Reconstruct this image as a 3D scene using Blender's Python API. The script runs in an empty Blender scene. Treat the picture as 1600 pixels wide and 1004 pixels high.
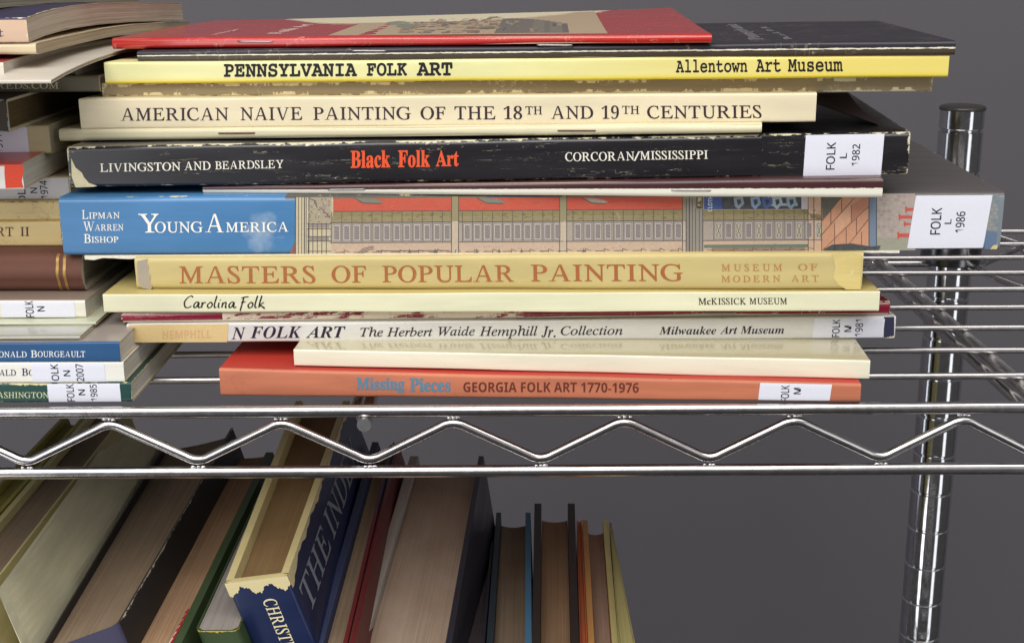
import bpy, bmesh, math, random
from mathutils import Vector, Matrix

random.seed(7)
SC = bpy.context.scene
S = 0.001                                   # dimensions below are millimetres, the eye at the origin

# ------------------------------------------------------------------ camera
F, CX, CY = 2080.0, 800.0, 502.0
PITCH = math.atan(582.0 / F)
YAW = math.atan(22.0 / F * math.cos(PITCH))
ROLL = math.radians(0.5)
FW = Vector((-math.sin(YAW) * math.cos(PITCH), math.cos(YAW) * math.cos(PITCH), -math.sin(PITCH)))
_r = FW.cross(Vector((0, 0, 1))).normalized()
_u = _r.cross(FW)
RT = math.cos(ROLL) * _r - math.sin(ROLL) * _u
UP = math.sin(ROLL) * _r + math.cos(ROLL) * _u
cam = bpy.data.cameras.new('camera')
cam.sensor_width = 36.0
cam.lens = F / 1600.0 * 36.0
cam.clip_start, cam.clip_end = 0.01, 50.0
camo = bpy.data.objects.new('camera', cam)
camo.matrix_world = Matrix((RT, UP, -FW)).transposed().to_4x4()
SC.collection.objects.link(camo)
SC.camera = camo

# ------------------------------------------------------------------ light
SC.view_settings.view_transform = 'Standard'
SC.view_settings.look = 'None'
SC.view_settings.exposure = -0.13
SC.view_settings.gamma = 1.0
SC.view_settings.use_curve_mapping = False
SC.cycles.use_denoising = True
SC.cycles.max_bounces = 8
SC.cycles.glossy_bounces = 5
SC.cycles.caustics_reflective = False
SC.cycles.caustics_refractive = False

world = bpy.data.worlds.new('World')
SC.world = world
world.use_nodes = True
wn = world.node_tree
bg = wn.nodes['Background']
tc_ = wn.nodes.new('ShaderNodeTexCoord')
sx = wn.nodes.new('ShaderNodeSeparateXYZ')
mr = wn.nodes.new('ShaderNodeMapRange')
mr.inputs[1].default_value, mr.inputs[2].default_value = -1, 1
ramp = wn.nodes.new('ShaderNodeValToRGB')
cr = ramp.color_ramp
cr.elements[0].position, cr.elements[0].color = 0.0, (0.05, 0.047, 0.045, 1)
cr.elements[1].position, cr.elements[1].color = 1.0, (0.78, 0.76, 0.76, 1)
e = cr.elements.new(0.48); e.color = (0.12, 0.115, 0.117, 1)
e = cr.elements.new(0.66); e.color = (0.50, 0.49, 0.50, 1)
wn.links.new(tc_.outputs['Generated'], sx.inputs[0])
wn.links.new(sx.outputs[2], mr.inputs[0])
wn.links.new(mr.outputs[0], ramp.inputs[0])
wn.links.new(ramp.outputs[0], bg.inputs[0])
bg.inputs[1].default_value = 0.75


def lamp(name, loc, target, sx_, sy_, power, col):
    l = bpy.data.lights.new(name, 'AREA')
    l.shape = 'RECTANGLE'
    l.size, l.size_y = sx_, sy_
    l.energy, l.color = power, col
    o = bpy.data.objects.new(name, l)
    o.location = loc
    o.rotation_euler = (Vector(target) - Vector(loc)).to_track_quat('-Z', 'Y').to_euler()
    SC.collection.objects.link(o)
    return o


lamp('ceiling_light', (0.10, -0.20, 1.55), (0, 0.5, -0.15), 2.4, 0.6, 23, (1.0, 0.975, 0.94))
lamp('front_light', (-0.40, -0.95, 1.25), (-0.05, 0.5, -0.15), 1.8, 0.8, 29, (1.0, 0.975, 0.95))
lamp('window_light', (1.25, -0.75, -0.35), (0, 0.6, -0.30), 0.50, 2.4, 6.5, (0.95, 0.97, 1.0))
lamp('left_fill_light', (-1.15, -0.85, -0.30), (-0.1, 0.6, -0.25), 0.5, 2.4, 15, (0.97, 0.98, 1.0))  # added fill lamp, unseen, that brightens the left stack
lamp('side_light', (-1.9, 0.70, -0.10), (0.1, 0.6, -0.15), 0.35, 2.2, 4, (0.85, 0.92, 1.0))


# ------------------------------------------------------------------ geometry helpers
def ray(u, v):
    return RT * ((u - CX) / F) - UP * ((v - CY) / F) + FW


def at_z(u, v, z):
    d = ray(u, v)
    return d * (z / d.z)


def at_y(u, v, y):
    d = ray(u, v)
    return d * (y / d.y)


def lin(c):
    return tuple(((x / 255) / 12.92 if x / 255 <= 0.04045 else ((x / 255 + 0.055) / 1.055) ** 2.4) for x in c)


def lerp(a, b, t):
    return a + (b - a) * t


def link(o, parent=None):
    SC.collection.objects.link(o)
    if parent is not None:
        o.parent = parent
    return o


def thing(name, label, cat, loc_mm, group=None):
    o = bpy.data.objects.new(name, None)
    o.empty_display_size = 0.01
    o.location = Vector(loc_mm) * S
    o['label'] = label
    o['category'] = cat
    if group:
        o['group'] = group
    link(o)
    return o


class MB:
    """collects points (millimetres, world) and faces for one mesh object"""

    def __init__(self):
        self.v, self.f, self.uv, self.m, self.c = [], [], [], [], []

    def vert(self, p):
        self.v.append(Vector(p))
        return len(self.v) - 1

    def face(self, idx, uv=None, mat=0, col=None):
        self.f.append(tuple(idx))
        self.uv.append(uv)
        self.m.append(mat)
        self.c.append(col)

    def quad(self, pts, uv=None, mat=0, col=None):
        self.face([self.vert(p) for p in pts], uv, mat, col)

    def build(self, name, mats, parent=None, smooth=False, angle=None):
        if not isinstance(mats, (list, tuple)):
            mats = [mats]
        org = Vector((0, 0, 0)) if parent is None else world_loc(parent) / S
        me = bpy.data.meshes.new(name)
        me.from_pydata([(p - org) * S for p in self.v], [], self.f)
        uvl = me.uv_layers.new(name='UVMap')
        for poly, uv in zip(me.polygons, self.uv):
            if uv:
                for li, c in zip(poly.loop_indices, uv):
                    uvl.data[li].uv = c
        if any(c is not None for c in self.c):
            ca = me.color_attributes.new('Col', 'FLOAT_COLOR', 'CORNER')
            for poly, c in zip(me.polygons, self.c):
                for li in poly.loop_indices:
                    ca.data[li].color = (*(c or (0.5, 0.5, 0.5)), 1)
        for m in mats:
            me.materials.append(m)
        for poly, mi in zip(me.polygons, self.m):
            poly.material_index = mi
            poly.use_smooth = smooth
        bm = bmesh.new()
        bm.from_mesh(me)
        bmesh.ops.remove_doubles(bm, verts=bm.verts, dist=2e-7)
        bmesh.ops.recalc_face_normals(bm, faces=bm.faces)
        if smooth and angle:
            for ed in bm.edges:
                if len(ed.link_faces) == 2 and ed.calc_face_angle(0) > angle:
                    ed.smooth = False
        bm.to_mesh(me)
        bm.free()
        o = bpy.data.objects.new(name, me)
        return link(o, parent)


def world_loc(o):
    p = Vector(o.location)
    while o.parent is not None:
        o = o.parent
        p = p + Vector(o.location)
    return p


def tube(mb, pts, r, seg=14, cap=True):
    pts = [Vector(p) for p in pts]
    n = len(pts)
    t0 = (pts[1] - pts[0]).normalized()
    a = t0.orthogonal().normalized()
    rings = []
    for i, p in enumerate(pts):
        t = (pts[min(i + 1, n - 1)] - pts[max(i - 1, 0)]).normalized()
        a = (a - t * a.dot(t)).normalized()
        b = t.cross(a)
        rings.append([mb.vert(p + r * (math.cos(2 * math.pi * k / seg) * a + math.sin(2 * math.pi * k / seg) * b)) for k in range(seg)])
    for i in range(n - 1):
        for k in range(seg):
            k2 = (k + 1) % seg
            mb.face((rings[i][k], rings[i][k2], rings[i + 1][k2], rings[i + 1][k]))
    if cap:
        mb.face(rings[0][::-1])
        mb.face(rings[-1])


def lathe(mb, cx, cy, prof, seg=48):
    rings = [[mb.vert((cx + r * math.cos(2 * math.pi * k / seg), cy + r * math.sin(2 * math.pi * k / seg), z)) for k in range(seg)] for r, z in prof]
    for i in range(len(rings) - 1):
        for k in range(seg):
            k2 = (k + 1) % seg
            mb.face((rings[i][k], rings[i][k2], rings[i + 1][k2], rings[i + 1][k]))
    mb.face(rings[0][::-1])
    mb.face(rings[-1])


def ball(mb, p, r, sx=1, sy=1, sz=1, nu=12, nv=8):
    p = Vector(p)
    rows = []
    for i in range(1, nv):
        th = math.pi * i / nv
        rows.append([mb.vert(p + Vector((sx * r * math.sin(th) * math.cos(2 * math.pi * k / nu), sy * r * math.sin(th) * math.sin(2 * math.pi * k / nu), sz * r * math.cos(th)))) for k in range(nu)])
    t, b = mb.vert(p + Vector((0, 0, r * sz))), mb.vert(p - Vector((0, 0, r * sz)))
    for k in range(nu):
        k2 = (k + 1) % nu
        mb.face((t, rows[0][k], rows[0][k2]))
        mb.face((b, rows[-1][k2], rows[-1][k]))
        for i in range(len(rows) - 1):
            mb.face((rows[i][k], rows[i + 1][k], rows[i + 1][k2], rows[i][k2]))


# ------------------------------------------------------------------ materials
class NT:
    def __init__(self, name):
        self.mat = bpy.data.materials.new(name)
        self.mat.use_nodes = True
        self.t = self.mat.node_tree
        self.b = self.t.nodes['Principled BSDF']

    def n(self, kind, **kw):
        nd = self.t.nodes.new(kind)
        for k, v in kw.items():
            setattr(nd, k, v)
        return nd

    def put(self, sock, v):
        if hasattr(v, 'is_linked') or isinstance(v, bpy.types.NodeSocket):
            self.t.links.new(v, sock)
        elif isinstance(v, (tuple, list)) and len(v) == 3 and sock.type == 'RGBA':
            sock.default_value = (*v, 1)
        else:
            sock.default_value = v

    def math(self, op, a, b=0.0, c=None, clamp=False):
        nd = self.n('ShaderNodeMath', operation=op)
        nd.use_clamp = clamp
        self.put(nd.inputs[0], a)
        self.put(nd.inputs[1], b)
        if c is not None:
            self.put(nd.inputs[2], c)
        return nd.outputs[0]

    def mix(self, f, a, b):
        nd = self.n('ShaderNodeMix', data_type='RGBA')
        self.put(nd.inputs[0], f)
        self.put(nd.inputs[6], a)
        self.put(nd.inputs[7], b)
        return nd.outputs[2]

    def uv(self):
        nd = self.n('ShaderNodeUVMap')
        s = self.n('ShaderNodeSeparateXYZ')
        self.t.links.new(nd.outputs[0], s.inputs[0])
        return s.outputs[0], s.outputs[1]

    def vec(self, x, y, z=0.0):
        nd = self.n('ShaderNodeCombineXYZ')
        for i, v in enumerate((x, y, z)):
            self.put(nd.inputs[i], v)
        return nd.outputs[0]

    def noise(self, vec, scale=1.0, detail=4.0, rough=0.55):
        nd = self.n('ShaderNodeTexNoise')
        self.put(nd.inputs['Vector'], vec)
        nd.inputs['Scale'].default_value = scale
        nd.inputs['Detail'].default_value = detail
        nd.inputs['Roughness'].default_value = rough
        return nd.outputs[0]

    def obj(self):
        return self.n('ShaderNodeTexCoord').outputs['Object']

    def bump(self, h, strength=0.2, dist=0.0003):
        nd = self.n('ShaderNodeBump')
        nd.inputs['Strength'].default_value = strength
        nd.inputs['Distance'].default_value = dist
        self.put(nd.inputs['Height'], h)
        self.t.links.new(nd.outputs[0], self.b.inputs['Normal'])

    def done(self, col, rough=0.5, metal=0.0, coat=0.0, spec=0.5):
        self.put(self.b.inputs['Base Color'], col)
        self.put(self.b.inputs['Roughness'], rough)
        self.b.inputs['Metallic'].default_value = metal
        self.b.inputs['Coat Weight'].default_value = coat
        self.b.inputs['Coat Roughness'].default_value = 0.12
        self.b.inputs['Specular IOR Level'].default_value = spec
        return self.mat


SEED = [0]


def cover_mat(name, col, L=280.0, H=8.0, rough=0.45, coat=0.0, wear=0.15, amp=1.2, wear_col=(225, 215, 180), mott=0.10,
              cracks=0.0, speck=0.0, weave=0.0, extra=None, creases=0.0, spec=0.45, ends=1.0):
    SEED[0] += 17.3
    k = NT(name)
    u, v = k.uv()
    sd = SEED[0]
    c = lin(col)
    base = c
    dark = tuple(x * (1 - mott * 1.6) for x in c)
    lite = tuple(min(x * (1 + mott), 0.9) for x in c)
    n1 = k.noise(k.vec(k.math('MULTIPLY', u, 0.02), k.math('MULTIPLY', v, 0.12), sd), 1.0, 6.0, 0.6)
    base = k.mix(k.math('MULTIPLY_ADD', n1, 2.2, -0.6, clamp=True), dark, lite)
    if extra:
        base = extra(k, u, v, base)
    n2 = k.noise(k.vec(k.math('MULTIPLY', u, 0.30), k.math('MULTIPLY', v, 0.55), sd + 3), 1.0, 7.0, 0.65)
    dv = k.math('MINIMUM', k.math('ABSOLUTE', v), k.math('ABSOLUTE', k.math('SUBTRACT', v, H)))
    du = k.math('MINIMUM', k.math('ABSOLUTE', u), k.math('ABSOLUTE', k.math('SUBTRACT', u, L)))
    d = k.math('MINIMUM', dv, k.math('MULTIPLY', du, 1.0 / max(ends, 0.01)))
    nlo = k.noise(k.vec(k.math('MULTIPLY', u, 0.035), k.math('MULTIPLY', v, 0.1), sd + 9), 1.0, 2.0)
    nn = k.math('ADD', k.math('MULTIPLY', k.math('SUBTRACT', n2, 0.5), amp * 3.0), k.math('MULTIPLY', k.math('SUBTRACT', nlo, 0.5), amp * 2.2))
    m = k.math('MULTIPLY', k.math('SUBTRACT', k.math('ADD', nn, wear), d), 7.0, clamp=True)
    if cracks:
        n3 = k.noise(k.vec(k.math('MULTIPLY', u, 0.040), k.math('MULTIPLY', v, 0.55), sd + 5), 1.0, 3.0, 0.75)
        ln = k.math('SUBTRACT', 1.0, k.math('MULTIPLY', k.math('ABSOLUTE', k.math('SUBTRACT', n3, 0.5)), 190.0), clamp=True)
        n4 = k.noise(k.vec(k.math('MULTIPLY', u, 0.03), k.math('MULTIPLY', v, 0.3), sd + 8), 1.0, 5.0, 0.7)
        g = k.math('MULTIPLY', k.math('SUBTRACT', n4, 0.60 - 0.18 * cracks), 25.0, clamp=True)
        m = k.math('MAXIMUM', m, k.math('MULTIPLY', k.math('MULTIPLY', ln, g), 0.85))
    if creases:
        n5 = k.noise(k.vec(k.math('MULTIPLY', u, 0.045), k.math('MULTIPLY', v, 0.05), sd + 25), 1.0, 4.0, 0.6)
        ln = k.math('SUBTRACT', 1.0, k.math('MULTIPLY', k.math('ABSOLUTE', k.math('SUBTRACT', n5, 0.42)), 260.0), clamp=True)
        m = k.math('MAXIMUM', m, k.math('MULTIPLY', ln, creases))
    if speck:
        n6 = k.noise(k.vec(u, v, sd + 2), 1.1, 3.0, 0.7)
        m = k.math('MAXIMUM', m, k.math('MULTIPLY', k.math('SUBTRACT', n6, 0.76 - 0.06 * speck), 14.0, clamp=True))
    wc = lin(wear_col)
    wmix = k.mix(n2, tuple(x * 0.75 for x in wc), wc)
    colr = k.mix(m, base, wmix)
    hh = k.math('ADD', k.math('MULTIPLY', n2, 0.5), k.math('MULTIPLY', m, -0.5))
    if weave:
        wv = k.math('MULTIPLY', k.math('SINE', k.math('MULTIPLY', u, 7.0)), k.math('SINE', k.math('MULTIPLY', v, 7.0)))
        n7 = k.noise(k.vec(k.math('MULTIPLY', u, 0.8), k.math('MULTIPLY', v, 4.0), sd), 1.0, 3.0)
        colr = k.mix(k.math('MULTIPLY', k.math('ADD', k.math('MULTIPLY', wv, 0.25), n7, clamp=True), weave), colr, tuple(min(1, x * 1.9 + 0.05) for x in c))
        hh = k.math('ADD', hh, k.math('MULTIPLY', wv, 0.6))
    k.bump(hh, 0.22, 0.0002)
    rr = k.math('MULTIPLY_ADD', n1, 0.25, rough - 0.12)
    rr = k.math('MAXIMUM', rr, k.math('MULTIPLY', m, 0.75))
    return k.done(colr, rr, 0, coat, spec)


def page_mat(name, col, contrast=0.35, freq=5.0, stain=0.25):
    SEED[0] += 11.1
    k = NT(name)
    u, v = k.uv()
    sd = SEED[0]
    c = lin(col)
    n = k.noise(k.vec(k.math('MULTIPLY', u, 0.006), k.math('MULTIPLY', v, freq * 0.6), sd), 1.0, 5.0, 0.8)
    f = k.math('MULTIPLY_ADD', n, 3.2, -1.1, clamp=True)
    colr = k.mix(f, tuple(x * (1 - contrast) for x in c), tuple(min(0.85, x * 1.12) for x in c))
    n2 = k.noise(k.vec(k.math('MULTIPLY', u, 0.03), k.math('MULTIPLY', v, 0.05), sd + 4), 1.0, 5.0)
    colr = k.mix(k.math('MULTIPLY', k.math('MULTIPLY_ADD', n2, 3.0, -1.2, clamp=True), stain), colr, tuple(x * y for x, y in zip(c, (0.62, 0.52, 0.42))))
    n3 = k.noise(k.vec(k.math('MULTIPLY', u, 0.0012), k.math('MULTIPLY', v, 0.75), sd + 14), 1.0, 2.0, 0.7)
    gap = k.math('SUBTRACT', 1.0, k.math('MULTIPLY', k.math('ABSOLUTE', k.math('SUBTRACT', n3, 0.47)), 55.0), clamp=True)
    colr = k.mix(k.math('MULTIPLY', gap, 0.38), colr, tuple(x * 0.4 for x in c))
    k.bump(k.math('ADD', n, k.math('MULTIPLY', gap, -0.6)), 0.45, 0.0003)
    return k.done(colr, 0.8, 0, 0, 0.2)


def plain_mat(name, col, rough=0.5, var=0.06, coat=0.0, spec=0.4, scale=900.0, bumpy=0.1):
    k = NT(name)
    c = lin(col)
    n = k.noise(k.obj(), scale, 4.0, 0.6)
    k.bump(n, bumpy, 0.0001)
    return k.done(k.mix(n, tuple(x * (1 - var * 2) for x in c), tuple(min(1, x * (1 + var * 2)) for x in c)), rough, 0, coat, spec)


def ink_mat(name, col, worn=0.0, under=(200, 190, 160)):
    k = NT(name)
    c = lin(col)
    n = k.noise(k.obj(), 1500.0, 4.0, 0.7)
    colr = k.mix(n, tuple(x * 0.9 for x in c), tuple(min(1, x * 1.15 + 0.003) for x in c))
    if worn:
        n2 = k.noise(k.obj(), 420.0, 5.0, 0.7)
        colr = k.mix(k.math('MULTIPLY', k.math('SUBTRACT', n2, 0.66 - 0.1 * worn), 9.0, clamp=True), colr, lin(under))
    return k.done(colr, 0.5, 0, 0, 0.3)


def chrome_mat(name, col=(0.74, 0.72, 0.71), rough=0.13, pits=1.0, bump=0.07):
    k = NT(name)
    o = k.obj()
    n = k.noise(o, 260.0, 5.0, 0.65)
    n2 = k.noise(o, 1400.0, 3.0, 0.7)
    pit = k.math('MULTIPLY', k.math('SUBTRACT', n2, 0.68), 12.0, clamp=True)
    k.bump(k.math('ADD', k.math('MULTIPLY', n, 0.6), k.math('MULTIPLY', pit, -0.35 * pits)), bump, 0.00025)
    colr = k.mix(k.math('MULTIPLY_ADD', n, 2.0, -0.6, clamp=True), tuple(x * 0.82 for x in col), col)
    return k.done(colr, k.math('MULTIPLY_ADD', n, 0.16, rough - 0.07), 1.0)


M_CHROME = chrome_mat('chrome_wire', (0.66, 0.635, 0.63), 0.2)
M_DECK = chrome_mat('chrome_deck_wire', (0.60, 0.575, 0.565), 0.30)
M_RODEND = chrome_mat('dull_rod_steel', (0.72, 0.71, 0.70), 0.34)
M_POST = chrome_mat('chrome_post', (0.70, 0.70, 0.72), 0.11, 0.0, 0.010)
M_COLLAR = chrome_mat('dark_collar_metal', (0.22, 0.215, 0.22), 0.22, 0.3)
M_DARKPLASTIC = plain_mat('dark_post_cap', (52, 48, 46), 0.3)
M_STAPLE = chrome_mat('staple_steel', (0.45, 0.43, 0.42), 0.3)
M_RUST = plain_mat('rusty_staple', (92, 62, 44), 0.6)
M_LABEL = plain_mat('label_paper', (220, 221, 231), 0.42, 0.02)
M_LABELINK = ink_mat('label_ink', (38, 36, 52))
M_CREAMPAGE = page_mat('cream_pages', (205, 195, 168))
M_WHITEPAGE = page_mat('white_pages', (215, 210, 200), 0.4)
M_TANPAGE = page_mat('tan_pages', (178, 156, 130), 0.22, 4.0)
M_GREYPAGE = page_mat('grey_pages', (200, 190, 180), 0.4)


# ------------------------------------------------------------------ lettering
def conv(s, style):
    tb = {'bold': (0x1D400, 0x1D41A, 0x1D7CE), 'serif': (0x1D434, 0x1D44E, None), 'ital': (0x1D434, 0x1D44E, None), 'bi': (0x1D468, 0x1D482, 0x1D7CE),
          'mono': (0x1D670, 0x1D68A, 0x1D7F6), 'sans': (0x1D5A0, 0x1D5BA, 0x1D7E2), 'sansb': (0x1D5D4, 0x1D5EE, 0x1D7EC)}
    if style == 'plain':
        return s
    U, Lo, D = tb[style]
    o = ''
    for ch in s:
        if 'A' <= ch <= 'Z':
            o += chr(U + ord(ch) - 65)
        elif 'a' <= ch <= 'z':
            o += '\u210e' if (style in ('serif', 'ital') and ch == 'h') else chr(Lo + ord(ch) - 97)
        elif ch.isdigit():
            o += chr(D + ord(ch) - 48) if D else chr(0x1D7CE + ord(ch) - 48)
        else:
            o += ch
    return o


GL = {}


def tapered(p, q, w0, w1):
    return [(p[0] - w0 / 2, p[1]), (p[0] + w0 / 2, p[1]), (q[0] + w1 / 2, q[1]), (q[0] - w1 / 2, q[1])]


def own_capital(ch, h):
    k = h / 0.66
    if ch == 'A':
        ps = [tapered((0.115, 0.015), (0.333, 0.650), 0.050, 0.052), tapered((0.572, 0.015), (0.358, 0.672), 0.128, 0.080),
              [(0.175, 0.205), (0.505, 0.205), (0.488, 0.250), (0.190, 0.250)], [(0.0, 0.0), (0.225, 0.0), (0.225, 0.022), (0.0, 0.022)], [(0.44, 0.0), (0.705, 0.0), (0.705, 0.022), (0.44, 0.022)]]
    elif ch == 'V':
        ps = [tapered((0.352, -0.012), (0.130, 0.645), 0.080, 0.126), tapered((0.370, 0.0), (0.590, 0.645), 0.048, 0.048),
              [(0.0, 0.638), (0.265, 0.638), (0.265, 0.66), (0.0, 0.66)], [(0.48, 0.638), (0.705, 0.638), (0.705, 0.66), (0.48, 0.66)]]
    else:
        ps = [tapered((0.312, -0.012), (0.125, 0.645), 0.074, 0.122), tapered((0.328, 0.0), (0.490, 0.645), 0.046, 0.046),
              tapered((0.655, -0.012), (0.465, 0.645), 0.074, 0.122), tapered((0.672, 0.0), (0.865, 0.645), 0.046, 0.046),
              [(0.0, 0.638), (0.245, 0.638), (0.245, 0.66), (0.0, 0.66)], [(0.335, 0.638), (0.585, 0.638), (0.585, 0.66), (0.335, 0.66)], [(0.76, 0.638), (0.975, 0.638), (0.975, 0.66), (0.76, 0.66)]]
    vs, fs = [], []
    for i, p in enumerate(ps):
        fs.append(tuple(range(len(vs), len(vs) + len(p))))
        vs += [(x * k, y * k, i) for x, y in p]
    return vs, fs


CAPS = {}
CAPH = [0.66]


def capital(ch):
    if ch not in CAPS:
        if ch in 'AVW':
            CAPS[ch] = own_capital(ch, CAPH[0])
        else:
            CAPS[ch] = raw_glyphs(ch, 'serif', 0.009, 1.0)
            x0 = min(p[0] for p in CAPS[ch][0])
            CAPS[ch] = ([(x - x0, y, 0) for x, y, _ in CAPS[ch][0]], CAPS[ch][1])
    return CAPS[ch]


def raw_glyphs(s, style, offset=0.0, space=1.0):
    c = bpy.data.curves.new('lettering', 'FONT')
    c.body = conv(s, style)
    c.size = 1.0
    c.resolution_u = 3
    c.offset = offset
    c.space_character = space
    if style == 'serif':
        c.shear = -0.285
    o = bpy.data.objects.new('lettering', c)
    me = bpy.data.meshes.new_from_object(o)
    vs = [(p.co.x, p.co.y, 0) for p in me.vertices]
    fs = [tuple(p.vertices) for p in me.polygons]
    bpy.data.objects.remove(o)
    bpy.data.curves.remove(c)
    bpy.data.meshes.remove(me)
    return vs, fs


def set_capitals(s, space):
    if CAPH[0] == 0.66:
        hv = raw_glyphs('H', 'serif')[0]
        CAPH[0] = max(p[1] for p in hv) + 1e-4
    vs, fs, x, prev = [], [], 0.0, None
    for ch in s:
        if ch == ' ':
            x += 0.24
            prev = None
            continue
        gv, gf = capital(ch)
        if prev:
            g = 0.058
            if prev in 'OCGQD':
                g -= 0.012
            if ch in 'OCGQ':
                g -= 0.012
            if prev + ch in ('AV', 'VA', 'AW', 'WA', 'AY', 'YA', 'AT', 'TA', 'LT', 'LY', 'LV', 'KA'):
                g -= 0.085
            x += g + (space - 1) * 0.5
        b = len(vs)
        vs += [(p[0] + x, p[1], p[2]) for p in gv]
        fs += [tuple(i + b for i in f) for f in gf]
        x += max(p[0] for p in gv)
        prev = ch
    return vs, fs


def glyphs(s, style, offset=0.0, space=1.0):
    """the letters of s as flat polygons, scaled to a unit box"""
    key = (s, style, offset, space)
    if key in GL:
        return GL[key]
    vs, fs = set_capitals(s, space) if style == 'serif' else raw_glyphs(s, style, offset, space)
    x0, x1 = min(p[0] for p in vs), max(p[0] for p in vs)
    y0, y1 = min(p[1] for p in vs), max(p[1] for p in vs)
    GL[key] = ([((x - x0) / (x1 - x0), (y - y0) / (y1 - y0), l) for x, y, l in vs], fs)
    return GL[key]


# ------------------------------------------------------------------ lying books
class Spine:
    """a book lying flat: spine face in a vertical plane from Lp to Rp (bottom corners), heights hl / hr"""

    def __init__(self, Lp, Rp, hl, hr):
        self.L, self.R, self.hl, self.hr = Vector(Lp), Vector(Rp), hl, hr
        e = self.R - self.L
        e.z = 0
        self.len = e.length
        self.ex = e.normalized()
        self.d = Vector((-self.ex.y, self.ex.x, 0))

    def P(self, s, a, frac, dz=0.0):
        t = s / self.len
        z = lerp(self.L.z, self.R.z, t) + frac * lerp(self.hl, self.hr, t) + dz
        q = self.L + self.ex * s + self.d * (a + (self.wobble(s) if -3 < a < 1 else 0.0))
        return Vector((q.x, q.y, z))

    wave, seed = 0.0, 0.0

    def wobble(self, s):
        return wob(s, self.seed, self.wave) if self.wave else 0.0

    def px(self, u, v):
        """where the sight line through a photo point meets the spine plane: (s mm, height fraction)"""
        r = ray(u, v)
        k = self.L.dot(self.d) / r.dot(self.d)
        p = r * k
        s = (p - self.L).dot(self.ex)
        t = s / self.len
        return s, (p.z - lerp(self.L.z, self.R.z, t)) / lerp(self.hl, self.hr, t)


def wob(s, seed, amp):
    return amp * (math.sin(s * 0.041 + seed * 1.7) * 0.6 + math.sin(s * 0.113 + seed * 3.1) * 0.4)


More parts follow.
